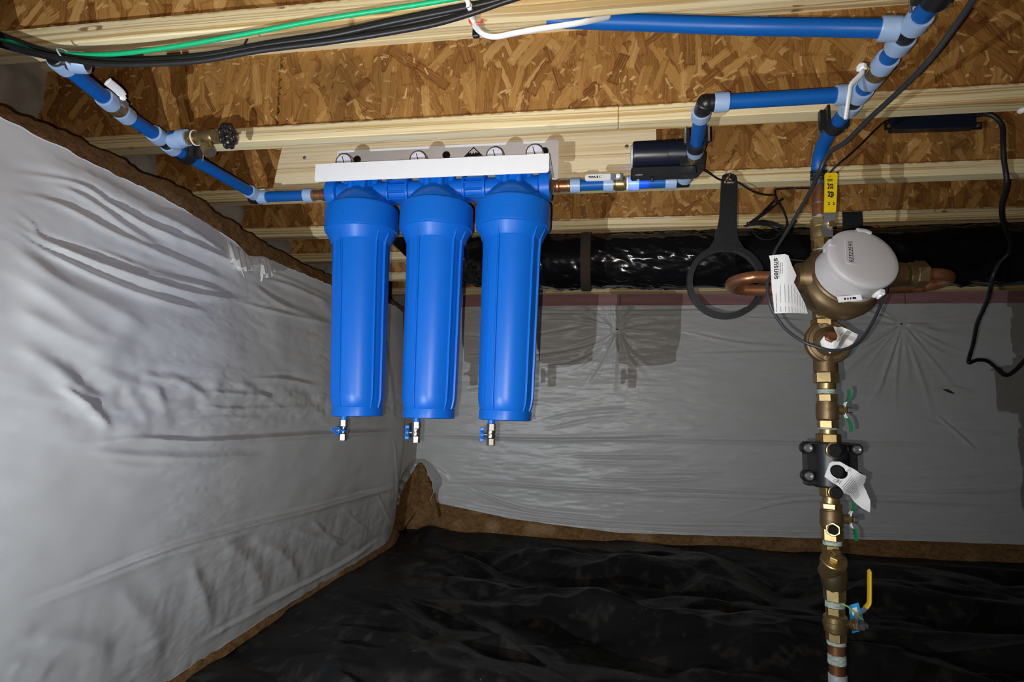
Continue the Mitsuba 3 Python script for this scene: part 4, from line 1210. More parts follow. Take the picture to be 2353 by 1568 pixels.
# water meter
t = thing('water_meter', 'bronze water meter with a round grey cap bearing the number 82322595, on the riser', 'water meter')
taped(t, 572, 581, .0158)
MY = 1.425
mc = at(1936, 642, MY)
los = unit(mc)
right = unit(np.cross(los, UP))
vup = np.cross(right, los)
ax = unit(-los * .70 + right * .50 + vup * .52)
ax_up = unit(vup - ax * (vup @ ax))
prof = [(.012, -.090), (.040, -.084), (.066, -.068), (.082, -.045), (.088, -.022), (.0885, -.012), (.084, -.004), (.080, 0), (.078, .006), (.076, .010), (.071, .011)]
bk = part(t, 'body', lathe(prof, mc, ax, 64), 'bronze', 'cast bronze body')
part(bk, 'neck_block', cat(cyl(rp(578), rp(612), .0235, 32), cyl(rp(600), rp(712), .040, 32, r1=.030)), 'bronze')
part(bk, 'inlet_cone', cat(lathe([(.056, -.02), (.054, 0), (.047, .010), (.037, .044), (.034, .060), (.027, .064)], at(1888, 640, 1.435) + np.array([.004, 0, 0]), [-1, 0, .02], 40)), 'bronze')
part(bk, 'outlet_neck', cat(lathe([(.050, 0), (.040, .03), (.030, .06), (.027, .085)], at(1985, 634, 1.485), [1, 0, .03], 40)), 'bronze')
on = at(2062, 632, 1.50)
part(bk, 'thread', cat(*[lathe([(.0225, 0), (.0262, .0015), (.0262, .003), (.0225, .0045)], on + XD * (.006 + .0062 * i), [1, 0, .02], 32) for i in range(5)]), 'bronze')
un = part(t, 'union_nut', cat(hexnut(on + XD * .034, on + XD * .060, .0325, .2), cyl(on + XD * .02, on + XD * .036, .029)), 'bronze', smooth=20)
part(bk, 'raised_plate', box(at(1868, 650, MY - .012), [.012, .012, .058], .002, np.array([unit([1, .3, .12]), unit([-.3, 1, 0]), UP])), 'bronze')
for x, y in ((1893, 694), (1845, 655), (1974, 696)):
    part(bk, 'lug', box(at(x, y, 1.44), [.026, .03, .016], .004, np.array([right, los, vup])), 'bronze', smooth=20)
for x, y in ((1897, 698), (1974, 701), (1852, 660)):
    part(t, 'bolt', hexnut(at(x, y, 1.43), at(x, y, 1.43) + unit([.2, -.6, -.7]) * .016, .0105), 'chrome_dark', smooth=20)
part(t, 'seal_ring', lathe([(.070, .008), (.0775, .009), (.079, .013), (.076, .017), (.070, .018)], mc, ax, 64), 'bronze')
# register: grey drum with domed hinged lid
prof = [(.066, .012), (.0722, .014), (.0725, .020), (.0715, .024), (.0695, .066), (.0695, .072)]
rk = part(t, 'register', lathe(prof, mc, ax, 64), 'grey_plastic', 'round grey plastic register')
prof = [(.071, .069), (.0755, .070), (.0765, .074), (.0762, .080), (.073, .0845), (.060, .0875), (.030, .0892), (1e-4, .0895)]
part(rk, 'lid', lathe(prof, mc, ax, 72), 'grey_plastic', 'domed grey lid', smooth=50)
lid_c = mc + ax * .0885
lu, lv_ = unit(right - ax * (right @ ax)), None
lv_ = np.cross(ax, lu)
lp = lambda a, b, h_=0: lid_c + lu * a + lv_ * b + ax * h_
# raised label plate with the number, reading upwards
ph = lambda r2: .0010
plab = Polygon([(-.011, -.032), (.011, -.032), (.011, .032), (-.011, .032)]).buffer(-.003).buffer(.003)
o = lp(-.031, .002, -.0018)
part(rk, 'number_plate', plate(plab, o, lu, lv_, .0030), 'grey_plastic', smooth=30)
tm = meshkit.text_mesh('82322595', .0088, .0005)
v = tm.vertices - [tm.bounds[:, 0].mean(), 0, 0]
s = .056 / np.ptp(tm.vertices[:, 0])
v[:, 0] *= s
V = o + ax * (.0031 + v[:, 2:3]) + lv_ * v[:, :1] - lu * (v[:, 1:2] - .0045)
part(rk, 'number', trimesh.Trimesh(V, tm.faces, process=False), 'ink', 'the number 82322595', smooth=False)
lines = [plate([(-.012 - .0004, y0), (-.012 + .0004, y0), (-.012 + .0004, y1), (-.012 - .0004, y1)], lp(.012 + .0035 * i, 0, .0002), lu, lv_, .0006) for i, (y0, y1) in enumerate([(-.024, .026), (-.022, .024), (-.026, .020)])]
part(rk, 'fine_print', cat(*lines), 'grey_plastic', smooth=False)
hg = lp(.045, .046, -.010)
part(rk, 'hinge', cat(tube([lp(-.012, .072, -.008), lp(.006, .0745, -.008), lp(.022, .070, -.008)], [.004] + [.0075] * 18 + [.004, .002], 14)), 'grey_plastic')
part(rk, 'latch', box(lp(-.0655, .020, -.016), [.020, .020, .030], .003, np.array([lu, lv_, ax])), 'grey_plastic', smooth=20)
ep = unit(lu * .75 - lv_ * .65)
e0_ = mc + ax * .036 + ep * .064
part(rk, 'wire_port', cat(lathe([(.013, 0), (.0145, .003), (.013, .012), (.010, .013), (.010, .018), (.007, .020)], e0_, ep, 24), box(e0_ + ep * .012 + ax * .009, [.014, .014, .008], .002, np.array([lu, lv_, ax]))), 'white_plastic', 'pale wire port')
sc = at(1952, 687, MY - .066)
su = unit([1, .02, .10])
part(t, 'sticker', plate(Polygon([(-.023, -.006), (.023, -.006), (.023, .006), (-.023, .006)]).buffer(.001), sc, su, unit(np.cross(np.cross(su, UP), su) + np.array([0, .35, 0])), .002), 'paper', 'small white sticker', smooth=False)
part(t, 'sticker_print', cat(*[box(sc + su * a + [0, -.0018, 0], [w, .002, .005], .0004) for a, w in [(-.010, .004), (-.004, .003), (.0015, .003), (.009, .007)]]), 'ink', smooth=False)
# paper tag on the meter's inlet
t = thing('meter_tag', 'curled white paper tag with printed lines hanging at the left of the water meter', 'tag')
TY = 1.36
tag_px = [(1767, 588), (1803, 584), (1812, 587), (1822, 611), (1833, 631), (1826, 648), (1842, 672), (1856, 695), (1864, 717), (1780, 721), (1773, 660), (1770, 600)]
uT, vT = np.array([1.0, 0, 0]), UP
tp_ = [at(x, y, TY) for x, y in tag_px]
oT = at(1772, 650, TY)
pl = Polygon([((p - oT)[0], (p - oT)[2]) for p in tp_])


def curl(m):
    v = m.vertices.copy()
    a = v[:, 0] - oT[0]
    v[:, 1] += np.where(a > .030, np.clip(a - .030, 0, 1) ** 1.3 * 1.1, 0) + .05 * (np.clip(oT[2] + .02 - v[:, 2], 0, 1)) * a
    return trimesh.Trimesh(v, m.faces, process=False)


def sub(m, n=3):
    for _ in range(n):
        m = m.subdivide()
    return m


part(t, 'sheet', curl(sub(plate(pl, oT, uT, vT, .0008), 3)), 'paper', smooth=40)
tm = meshkit.text_mesh('sensus', .0095, .0004, True)
v = tm.vertices - [tm.bounds[:, 0].mean(), 0, 0]
v[:, 0] *= .047 / np.ptp(v[:, 0])
cT = at(1783, 618, TY)
V = np.stack([cT[0] - (v[:, 1] - .003), np.full(len(v), TY - .0012) - v[:, 2], cT[2] + v[:, 0]], 1)
part(t, 'lettering', curl(trimesh.Trimesh(V, tm.faces, process=False)), 'ink', smooth=False)
ln = []
for k, (x, y0, y1) in enumerate([(1789, 600, 637), (1793, 604, 630), (1797, 603, 629), (1783, 675, 717), (1793, 654, 717), (1803, 654, 717), (1812, 654, 718), (1820, 655, 718), (1828, 660, 718), (1835, 668, 718), (1842, 676, 717), (1849, 688, 717), (1855, 698, 717)]):
    a, b = at(x, y0, TY), at(x + (y1 - y0) * .02, y1, TY)
    for f0, f1 in ([(0, .42), (.46, .8), (.84, 1)] if k < 4 else [(0, .66), (.80, 1)]):
        p0, p1 = a + (b - a) * f0, a + (b - a) * f1
        ln.append(sub(box((p0 + p1) / 2 + [0, -.0011, 0], [.0009 if k > 3 else .0014, .0005, p0[2] - p1[2]], .0001), 1))
part(t, 'printed_lines', curl(cat(*ln)), 'grey_ink', smooth=False)
t = thing('tag_wire', 'thin wire holding the white paper tag at the meter', 'wire')
scene[t] = mikit.ply(tube([at(1790, 588, TY + .004), at(1812, 596, TY + .05), at(1850, 600, 1.45)], .0012, 8), 'dull_steel', True)

# copper loops beside the meter
tr = .0142


def loop(label, p0, p1, depth, s, back):
    t = thing('copper_loop', label, 'pipe')
    r_ = depth / 2
    a = np.linspace(0, math.pi, 13)
    c = p1 + YD * r_
    pts = [p0, p0 * .5 + p1 * .5] + [c + np.array([s * r_ * .78 * math.sin(x), -r_ * math.cos(x), -.002 * x]) for x in a] + [c + np.array([-s * .06, r_, -.008]), c + np.array([-s * back, r_, -.012])]
    m = tube(pts, tr, 24, 5)
    scene[t] = mikit.ply(m, 'copper', True)
    return t


loop('bent copper tube looping out to the left of the water meter', at(1838, 638, 1.44), at(1738, 637, 1.44), .115, -1, .30)
loop('bent copper tube looping out to the right of the water meter', on + XD * .058, on + XD * .085, .115, 1, .30)

# dual check with round cover
t = thing('check_valve', 'brass check valve with a big round bolted cover, just below the water meter', 'valve')
part(t, 'upper_union', rhex(706, 734, .0245, .52), 'brass', smooth=20)
part(t, 'union_ring', rhex(734, 752, .0285, .3), 'brass', smooth=20)
part(t, 'body', rcyl(745, 858, .0265), 'bronze')
part(t, 'lower_nut', rhex(826, 858, .0260, .52), 'brass', smooth=20)
cc = at(1905, 785, RYC - .020)
cd = unit([-.02, -1, .05])
part(t, 'cover', lathe([(.046, -.02), (.0515, -.014), (.0525, -.004), (.050, .002), (.046, .004), (.044, .0015), (.036, .0035), (.030, .014), (.020, .024), (.012, .028)], cc, cd, 56), 'bronze', 'round bronze cover')
bt = at(1912, 773, RYC - .079)
part(t, 'centre_bolt', cat(lathe([(.0085, -.034), (.0105, -.030), (.0105, .002), (.0085, .0045)], bt, cd, 24)), 'copper')
part(t, 'locking_nut', hexnut(bt - cd * .012, bt - cd * .006, .0135), 'copper')
t = thing('valve_tag', 'torn crumpled white label hanging round the centre bolt of the check valve', 'tag')
cpx = [(1914, 751), (1925, 752), (1940, 749), (1953, 755), (1961, 760), (1977, 767), (1972, 777), (1962, 790), (1945, 800), (1925, 806), (1917, 802), (1907, 813), (1899, 804), (1890, 802), (1886, 785), (1894, 773), (1901, 777), (1909, 780), (1917, 780), (1921, 774), (1919, 764)]
TY2 = RYC - .064
tp_ = [at(x, y, TY2) for x, y in cpx]
oT = tp_[0]
pl = Polygon([((p - oT)[0], (p - oT)[2]) for p in tp_]).buffer(0)


def crumple(m):
    v = m.vertices.copy()
    v[:, 1] += .022 * fn3(v[:, 0], v[:, 2], 0, 34, 2, 5) + .25 * (v[:, 0] - oT[0]) * (v[:, 0] > oT[0] + .01)
    return trimesh.Trimesh(v, m.faces, process=False)


part(t, 'sheet', crumple(sub(plate(pl, oT, uT, vT, .0008), 4)), 'paper', smooth=25)
dk = [(1952, 757), (1962, 762), (1944, 784), (1928, 803), (1917, 803), (1930, 785)]
pp = [(at(x, y, TY2) - oT)[[0, 2]] for x, y in dk]
part(t, 'dark_print', crumple(sub(plate(Polygon(pp), oT, uT, vT, .0006, .0009), 4)), 'paper_dark', smooth=25)
pp = [[(at(x + d_, y + e_, TY2) - oT)[[0, 2]] for d_, e_ in ((0, 0), (2.5, 1.2), (-8, 11), (-10.5, 9.5))] for x, y in [(1941, 762), (1928, 777)]]
part(t, 'green_print', crumple(sub(cat(*[plate(Polygon(p), oT, uT, vT, .0006, .0009) for p in pp]), 3)), 'thread_tape', smooth=False)

# union and first butterfly valve
t = thing('brass_union', 'brass union with a wide six-sided nut under the check valve', 'pipe fitting')
part(t, 'nut', rhex(856, 881, .0285, .52), 'brass', smooth=20)
part(t, 'tail', rcyl(880, 896, .0205), 'brass')
taped(t, 893, 906, .0180)


def butterfly(label, ys, stem_y, wing0, wing1, x_h, twist):
    y0, y1, y2, y3 = ys
    t = thing('shutoff_valve', label, 'valve')
    part(t, 'upper_nut', rhex(y0, y1, .0235, .52), 'brass', smooth=20)
    L = rz(y1) - rz(y2)
    part(t, 'body', lathe([(.019, -.002), (.0215, 0), (.0215, .003), (.0242, .004), (.0245, L * .48), (.0250, L * .52), (.0245, L * .56), (.0242, L - .003), (.021, L), (.019, L + .002)], rp(y1), DN, 36), 'bronze')
    part(t, 'lower_nut', rhex(y2, y3, .0235, .52), 'brass', smooth=20)
    sp = rp(stem_y)
    hx = at(x_h, stem_y, RYC)[0] - sp[0]
    part(t, 'stem', cat(cyl(sp + XD * .018, sp + XD * .040, .0105), cyl(sp + XD * .038, sp + XD * (hx + .004), .0065), hexnut(sp + XD * .034, sp + XD * .040, .0115)), 'brass')
    part(t, 'nut', hexnut(sp + XD * (hx + .002), sp + XD * (hx + .012), .0075), 'steel', smooth=20)
    za, zb__ = rz(wing0) - sp[2], rz(wing1) - sp[2]
    hub = [(hx - .002, -.019), (hx - .0055, -.010), (hx - .006, 0), (hx - .0055, .010), (hx - .002, .019)]
    mk = lambda pl, w, th: solid_sheet(np.array([[sp + XD * x + UP * z + YD * w * f for f in (-1, -.5, .5, 1)] for x, z in spline(np.c_[np.array(pl), np.zeros(len(pl))], 5)[:, :2]]), XD * th)
    hk = part(t, 'handle', mk(hub, .0068, .0022), 'white_powder', 'bare metal butterfly handle', smooth=40)
    part(hk, 'wing', mk([(hx - .003, .017), (hx + .002, .024), (hx + twist, za * .75), (hx + twist * .7, za)], .0052, .0050), 'green_vinyl', 'green coated wing', smooth=40)
    part(hk, 'wing', mk([(hx - .003, -.017), (hx + .002, -.024), (hx + .003 + twist * .5, zb__ * .75), (hx + .003 + twist * .5, zb__)], .0052, .0050), 'green_vinyl', 'green coated wing', smooth=40)
    return t


butterfly('upper of the two green-winged brass valves, above the black backflow body', (906, 924, 966, 985), 942, 894, 991, 1945, .005)
t = thing('brass_coupling', 'brass coupling joining the upper green-winged valve to the black backflow body', 'pipe fitting')
taped(t, 983, 988, .0200)
part(t, 'nipple', rcyl(985, 1000, .0185), 'brass')
part(t, 'nut', rhex(997, 1018, .0270, .2), 'brass', smooth=20)

# backflow preventer
t = thing('backflow_preventer', 'black backflow preventer body with silver bolts in its corners, on the riser', 'backflow preventer')
cz0, cz1 = rz(1018), rz(1120)
c = np.array([RISX + .003, RYC, 0])
part(t, 'body', lathe([(.030, 0), (.039, .003), (.0395, .010), (.0395, cz0 - cz1 - .006), (.036, cz0 - cz1), (.02, cz0 - cz1 + .001)], [c[0], RYC, cz0], DN, 48), 'black_plastic')
part(t, 'top_flange', plate([(-.048, -.03), (.048, -.03), (.048, .04), (-.048, .04)], [c[0], RYC, cz0 - .003], XD, YD, .004), 'black_plastic', smooth=False)
for s in (-1, 1):
    part(t, 'side_flange', rbox(c[0] + min(s * .036, s * .056), c[0] + max(s * .036, s * .056), RYC - .008, RYC + .022, cz1 + .002, cz0 - .010, .003), 'black_plastic', smooth=25)
    for zz in (rz(1031), rz(1095)):
        b_ = np.array([c[0] + s * .0525, RYC - .004, zz])
        bo = part(t, 'bolt_boss', lathe([(.0135, -.012), (.0135, .010), (.0115, .013)], b_, FWD, 28), 'black_plastic')
        part(bo, 'bolt', lathe([(.0085, .012), (.0092, .013), (.0092, .0165), (.0078, .018), (.0052, .018), (.0046, .014), (1e-4, .014)], b_, FWD, 24), 'steel', 'silver socket bolt', smooth=30)


def test_cock(t, x, y, r, o):
    p = at(x, y, RYC - o)
    k = part(t, 'test_port', lathe([(r * 1.0, -.012), (r * 1.12, -.010), (r * 1.12, -.001), (r, 0)], p, FWD, 24), 'brass', 'brass test port')
    part(k, 'cap', lathe([(r * .98, -.001), (r * .98, .006), (r * .8, .009), (r * .25, .009), (r * .22, .006), (1e-4, .006)], p, FWD, 24), 'black_plastic', 'dark port cap')


test_cock(t, 1917, 1036, .0150, .046)
test_cock(t, 1922, 1084, .0140, .050)
t = thing('brass_coupling', 'brass coupling with a dark test cap just below the black backflow body', 'pipe fitting')
part(t, 'nut', rhex(1118, 1141, .0235, .2), 'brass', smooth=20)
part(t, 'nipple', rcyl(1140, 1158, .0180), 'brass')
test_cock(t, 1920, 1133, .0135, .036)
t = thing('instruction_tag', 'curling white printed tag hooked on the middle port of the black backflow body', 'tag')
cpx = [(1905, 1066), (1912, 1061), (1928, 1061), (1945, 1072), (1963, 1085), (1983, 1093), (1984, 1106), (1981, 1114), (1990, 1128), (1998, 1150), (1997, 1178), (1978, 1167), (1963, 1154), (1950, 1138), (1930, 1131), (1918, 1117), (1892, 1095)]
TY3 = RYC - .052
tp_ = [at(x, y, TY3) for x, y in cpx]
oT3 = tp_[0]
hole = at(1921, 1083, TY3) - oT3
pl = Polygon([((p - oT3)[0], (p - oT3)[2]) for p in tp_]).difference(Polygon([(hole[0] + .0145 * math.cos(a), hole[2] + .0145 * math.sin(a)) for a in np.linspace(0, 6.2, 20)]))


def curl3(m):
    v = m.vertices.copy()
    s_ = (v[:, 0] - oT3[0]) * .7 - (v[:, 2] - oT3[2]) * .7
    v[:, 1] += -.020 * np.sin(np.clip(s_ / .11, 0, 2) * math.pi) * (s_ > .0) + .012 * np.sin(s_ * 70 + 2) * (s_ > .03)
    return trimesh.Trimesh(v, m.faces, process=False)


part(t, 'sheet', curl3(sub(plate(pl, oT3, uT, vT, .0008), 3)), 'paper', smooth=35)
ln = []
du = unit(at(1985, 1160, TY3) - at(1935, 1090, TY3))
for i in range(16):
    f = i / 15
    a = at(1934 + 42 * f, 1074 + 62 * f, TY3)
    b = at(1934 + 42 * f - (27 - 6 * f), 1074 + 62 * f + 32 - 10 * f, TY3)
    if i < 2:
        a = a * .4 + b * .6
    w = .0005
    n_ = unit(np.array([-(b - a)[2], 0, (b - a)[0]]))
    q3 = Polygon([((p - oT3)[0], (p - oT3)[2]) for p in (a + n_ * w, b + n_ * w, b - n_ * w, a - n_ * w)]).intersection(pl.buffer(-.004))
    if q3.geom_type == 'Polygon' and q3.area > 1e-6:
        ln.append(sub(plate(q3, oT3, uT, vT, .0005, .0008), 2))
part(t, 'printed_lines', curl3(cat(*ln)), 'grey_ink', smooth=False)

butterfly('lower of the two green-winged brass valves, below the black backflow body', (1156, 1170, 1214, 1243), 1192, 1140, 1240, 1958, .002)
t = labels and 'shutoff_valve_001'
test_cock(t, 1914, 1218, .0105, .034)
part(t, 'test_nut', hexnut(at(1914, 1218, RYC - .018), at(1914, 1218, RYC - .034), .0165), 'brass', smooth=20)

t = thing('strainer', 'dull brass strainer with a tilted round cap, low on the riser', 'strainer')
taped(t, 1241, 1254, .0190)
part(t, 'upper_nut', rhex(1252, 1270, .0235, .3), 'brass', smooth=20)
part(t, 'body', lathe([(.020, 0), (.0235, .010), (.0275, .030), (.0280, .058), (.0255, .074), (.0200, .088), (.0185, .096)], rp(1266), DN, 40), 'dark_bronze', 'dark cast body')
part(t, 'lower_nut', rhex(1353, 1381, .0235, .52), 'brass', smooth=20)
sd = unit([0, -.62, .78])
sc_ = at(1916, 1289, RYC - .040)
part(t, 'branch', cyl(sc_ - sd * .045 + YD * .012, sc_, .0215), 'bronze')
part(t, 'cap', lathe([(.0255, -.006), (.0275, -.004), (.0275, .003), (.0255, .005), (.017, .006), (.0165, .010), (.0125, .0105)], sc_, sd, 40), 'brass', 'round flanged cap')
part(t, 'plug', cat(hexnut(sc_ + sd * .008, sc_ + sd * .018, .0145), hexnut(sc_ + sd * .017, sc_ + sd * .030, .0095, .6)), 'brass', smooth=20)

t = thing('main_valve', 'brass ball valve with a bent yellow lever, at the foot of the riser', 'valve')
taped(t, 1380, 1396, .0195)
part(t, 'upper_nut', rhex(1395, 1413, .0205, .52), 'brass', smooth=20)
part(t, 'body', lathe([(.0185, 0), (.0205, .001), (.0245, .006), (.0248, .016), (.0264, .0168), (.0264, .027), (.0246, .0278), (.0240, .037), (.0195, .041), (.0185, .042)], rp(1411), DN, 40), 'brass')
part(t, 'lower_nut', rhex(1445, 1474, .0215, .52), 'brass', smooth=20)
sp = rp(1434)
part(t, 'stem', cat(cyl(sp + XD * .02, sp + XD * .046, .0095), hexnut(sp + XD * .034, sp + XD * .043, .0125)), 'brass')
part(t, 'packing_nut', cat(hexnut(sp + XD * .042, sp + XD * .058, .0115), cyl(sp + XD * .056, sp + XD * .066, .006)), 'steel', smooth=20)
hxp = sp + XD * .050
lv = [at(x, y, RYC - .004) for x, y in [(1966, 1446), (1965, 1425), (1969, 1413), (1983, 1402), (1996, 1389), (1998, 1370), (1998, 1335), (1998, 1308)]]
S6 = spline(lv, 8)
mk = lambda S, w, th: solid_sheet(np.array([[p + YD * w * f for f in (-1, -.6, 0, .6, 1)] for p in S]), XD * th)
hk = part(t, 'lever', mk(S6[:29], .0105, .0026), 'steel', 'bare metal lever arm', smooth=40)
part(hk, 'grip', tube(S6[27:], [.0058] * 28 + [.0045, .001][:2] if False else np.r_[np.full(len(S6) - 29, .0042), .0032, .001], 16, 0, 2.1, up=[1, 0, 0]), 'yellow_vinyl', 'yellow coated grip')
t = thing('card_tag', 'small blue card tied to the yellow-levered valve at the foot of the riser', 'tag')
a = [at(x, y, RYC + .016) for x, y in [(1949, 1392), (1972, 1385), (1991, 1446), (1958, 1456)]]
o_ = a[0]
part(t, 'card', plate([((p - o_)[0], (p - o_)[2]) for p in a], o_, XD, UP, .001), 'cyan_card', smooth=False)
w_ = [at(x, y, RYC + .0145) for x, y in [(1955, 1400), (1968, 1395), (1973, 1412), (1960, 1416)]]
part(t, 'white_patch', plate([((p - o_)[0], (p - o_)[2]) for p in w_], o_ + [0, -.0018, 0], XD, UP, .0008), 'paper', smooth=False)
t = thing('twist_tie', 'thin lime green wire tying the blue card to the lowest valve', 'wire')
scene[t] = mikit.ply(tube([at(1936, 1388, RYC - .018), at(1950, 1396, RYC - .026), at(1966, 1410, RYC - .024), at(1983, 1424, RYC - .012)], .0018, 8), 'lime_wire', True)

t = thing('copper_stub', 'stained copper pipe below the lowest valve, going down into a grey sleeve', 'pipe')
taped(t, 1472, 1482, .0185)
part(t, 'tube', rcyl(1478, 1556, .0172, ch=.0005), 'copper')
part(t, 'coupling', rcyl(1482, 1504, .0182), 'copper')
taped(t, 1503, 1527, .0178)
t = thing('pipe_sleeve', 'silver grey sleeve round the riser where it leaves the bottom of the photo', 'sleeve')
part(t, 'sleeve', cyl(rp(1549), [RISX, RYC, FLOOR - .03], .0195, 28), 'silver_sleeve')
# ------------------------------------------------------------------ cables, cords and loose things
def cable(name, label, pts, r, mat, cat_='cable', group=None, k=12, **kw):
    t = thing(name, label, cat_, group)
    scene[t] = mikit.ply(tube(pts, r, 12, k, **kw), mat, True)
    return t


CY = JYS[0] - .008
blk = [
    [(-40, 62), (0, 78), (80, 108), (150, 128), (230, 138), (330, 140), (460, 130), (620, 102), (760, 82), (900, 52), (1060, 20), (1140, 2), (1200, -14)],
    [(-40, 70), (0, 86), (80, 116), (150, 133), (240, 143), (340, 145), (470, 134), (620, 107), (760, 88), (900, 63), (1060, 26), (1140, 6), (1200, -10)],
    [(-40, 76), (0, 92), (80, 118), (160, 128), (260, 132), (350, 134), (480, 124), (620, 98), (760, 76), (900, 46), (1060, 14), (1150, 0), (1200, -12)],
    [(-40, 90), (0, 104), (80, 125), (150, 137), (230, 144), (330, 146), (470, 137), (620, 112), (760, 92), (900, 70), (1000, 50), (1060, 34), (1150, 8), (1200, -8)],
    [(-40, 84), (0, 98), (80, 121), (150, 135), (230, 147), (330, 148), (460, 140), (600, 116), (760, 96), (900, 74), (1000, 55), (1080, 32), (1160, 4), (1200, -8)]]
for i, px in enumerate(blk):
    o = [.014, .006, .0, .010, .022][i]
    P = []
    for x, y in px:
        p = at(x, y, CY - o)
        P.append(p)
    cable('black_cable', 'one of the black cables bundled along the nearest joist at the top left', P, .0047, 'black_rubber', group='bundled black cables on the nearest joist')
px = [(-40, 78), (0, 92), (40, 99), (90, 112), (150, 124), (220, 126), (300, 121), (420, 104), (560, 79), (700, 52), (820, 32), (940, 14), (1060, -6), (1120, -18)]
cable('green_cable', 'bright green cable on top of the black cable bundle at the top left', [at(x, y, CY - .012) for x, y in px], .0044, 'green_cable')
px = [(1060, -60), (1068, -20), (1077, 10), (1084, 35), (1092, 58), (1104, 74), (1122, 83), (1145, 84), (1180, 77), (1230, 68), (1290, 59), (1340, 51), (1400, 38)]
yy_ = [.895, .895, .900, .940, .966, .985, .99, .99, .988, .986, .984, .99, 1.03]
tq = cable('white_cable', 'white cable bending round under the nearest joist, stapled with a red clip', [at(x, y, Y) for (x, y), Y in zip(px, yy_)], .0062, 'white_plastic', flat=.7, up=[0, 1, 0])
t = thing('cable_staple', 'red plastic staple holding the white cable to the nearest joist', 'staple')
part(t, 'bridge', tube([on_z(1079, 46, JZ - .002), on_z(1082, 53, JZ - .013), on_z(1094, 55, JZ - .015), on_z(1105, 52, JZ - .013), on_z(1108, 46, JZ - .002)], .0022, 10, 8), 'red_plastic')
for x in (1080, 1108):
    part(t, 'nail', cyl(on_z(x, 47, JZ - .004), on_z(x, 46, JZ + .004), .0016, 8), 'steel')
t = thing('cable_tie', 'pale tie round the cable bundle above the upper end of the left pipe', 'cable tie')
c = at(155, 131, CY - .010)
a = np.linspace(0, 2 * math.pi, 25)
part(t, 'band', tube([c + np.array([.002 * math.sin(2 * x), .022 * math.cos(x), .0105 * math.sin(x)]) for x in a], .0015, 8, 0), 'grey_plastic')
t = thing('cable_tie', 'black tie head hanging under the cable bundle near the joist seam', 'cable tie')
c = at(556, 121, CY - .008)
part(t, 'head', box(c, [.014, .008, .007], .001), 'black_plastic')
part(t, 'tail', tube([c, c + [.002, 0, .012], c + [.004, .006, .03]], .0018, 8), 'black_plastic')
t = thing('joist_clip', 'small black plastic block under the nearest joist behind the white cable bend', 'clip')
scene[t] = mikit.ply(box(at(1094, 77, 1.04), [.013, .01, .016], .0015), 'black_plastic', 30)

# the grey cable sweeping down the right side
px = [(2262, -40, .95), (2236, 0, .98), (2195, 60, 1.03), (2130, 145, 1.10), (2060, 215, 1.20), (1995, 275, 1.30), (1945, 325, 1.38), (1905, 352, 1.44), (1884, 392, 1.47), (1866, 432, 1.46), (1842, 475, 1.45), (1812, 525, 1.44), (1792, 558, 1.42), (1778, 585, 1.40), (1772, 630, 1.40), (1763, 652, 1.39), (1767, 690, 1.38), (1780, 722, 1.38), (1806, 757, 1.37), (1845, 785, 1.35), (1885, 800, 1.34), (1912, 806, 1.34), (1945, 802, 1.345), (1975, 785, 1.36), (2003, 745, 1.38), (2022, 705, 1.40), (2035, 672, 1.41), (2038, 655, 1.42)]
cable('meter_cable', 'dark grey cable sweeping down from the top right and looping under the water meter', [at(x, y, Y) for x, y, Y in px], np.r_[np.full(8 * 10, .0054), np.linspace(.0054, .0036, 4 * 10), np.full(15 * 10 + 1, .0034)], 'grey_cable', k=10)
# thin wire from the shut-off valve, through the wrench slot, to the coil
px = [(1612, 388, 1.60), (1630, 398, 1.66), (1652, 412, 1.75), (1675, 416, 1.752), (1697, 420, 1.755), (1725, 437, 1.80), (1752, 447, 1.90), (1779, 449, 2.0), (1784, 458, 2.05), (1790, 470, 2.1)]
cable('thin_wire', 'thin black wire from the shut-off valve through the wrench slot', [at(x, y, Y) for x, y, Y in px], .0028, 'black_rubber', 'wire')
px = [(2060, 277, 1.79), (2035, 279, 1.78), (2010, 300, 1.78), (1975, 335, 1.76), (1945, 362, 1.70), (1915, 388, 1.70), (1895, 415, 1.745), (1887, 429, 1.80), (1880, 433, 1.86), (1868, 433, 1.95), (1840, 433, 2.1), (1800, 434, 2.12), (1782, 436, 2.12), (1781, 446, 2.12), (1786, 458, 2.12)]
cable('thin_wire', 'thin black wire from the power brick past the yellow lever', [at(x, y, Y) for x, y, Y in px], .0030, 'black_rubber', 'wire')
t = thing('wire_coil', 'tied hank of thin black wire hanging in front of the joist above the duct', 'wire')
W4 = 2.165
hank = [
    [(1785, 455), (1768, 475), (1745, 495), (1722, 512), (1716, 516), (1724, 512), (1745, 500), (1770, 482), (1788, 466)],
    [(1783, 458), (1770, 470), (1750, 490), (1738, 506), (1732, 518), (1740, 506), (1758, 486), (1780, 472), (1790, 462)],
    [(1790, 462), (1800, 482), (1808, 505), (1810, 520), (1806, 528), (1808, 508), (1800, 486), (1788, 466)],
    [(1709, 520), (1720, 517), (1745, 508), (1775, 512), (1800, 526), (1790, 530), (1765, 519), (1735, 516), (1712, 521)],
    [(1716, 511), (1728, 515), (1750, 507), (1782, 513), (1806, 527), (1780, 518), (1750, 513), (1722, 518)],
    [(1722, 516), (1745, 511), (1772, 514), (1795, 524), (1800, 530)]]
for i, px in enumerate(hank):
    part(t, 'strand', tube([at(x, y, W4 - .004 * i) for x, y in px], .0030, 8, 8), 'black_rubber', smooth=True)
part(t, 'loop', tube([at(x, y, W4 - .01) for x, y in [(1727, 525), (1735, 540), (1752, 550), (1772, 550), (1790, 540), (1800, 528)]], .0013, 6, 8), 'grey_cable', smooth=True)
part(t, 'tie', tube([at(x, y, W4 - .012) for x, y in [(1780, 458), (1786, 464), (1799, 457)]], .0042, 8, 6), 'black_plastic', smooth=True)

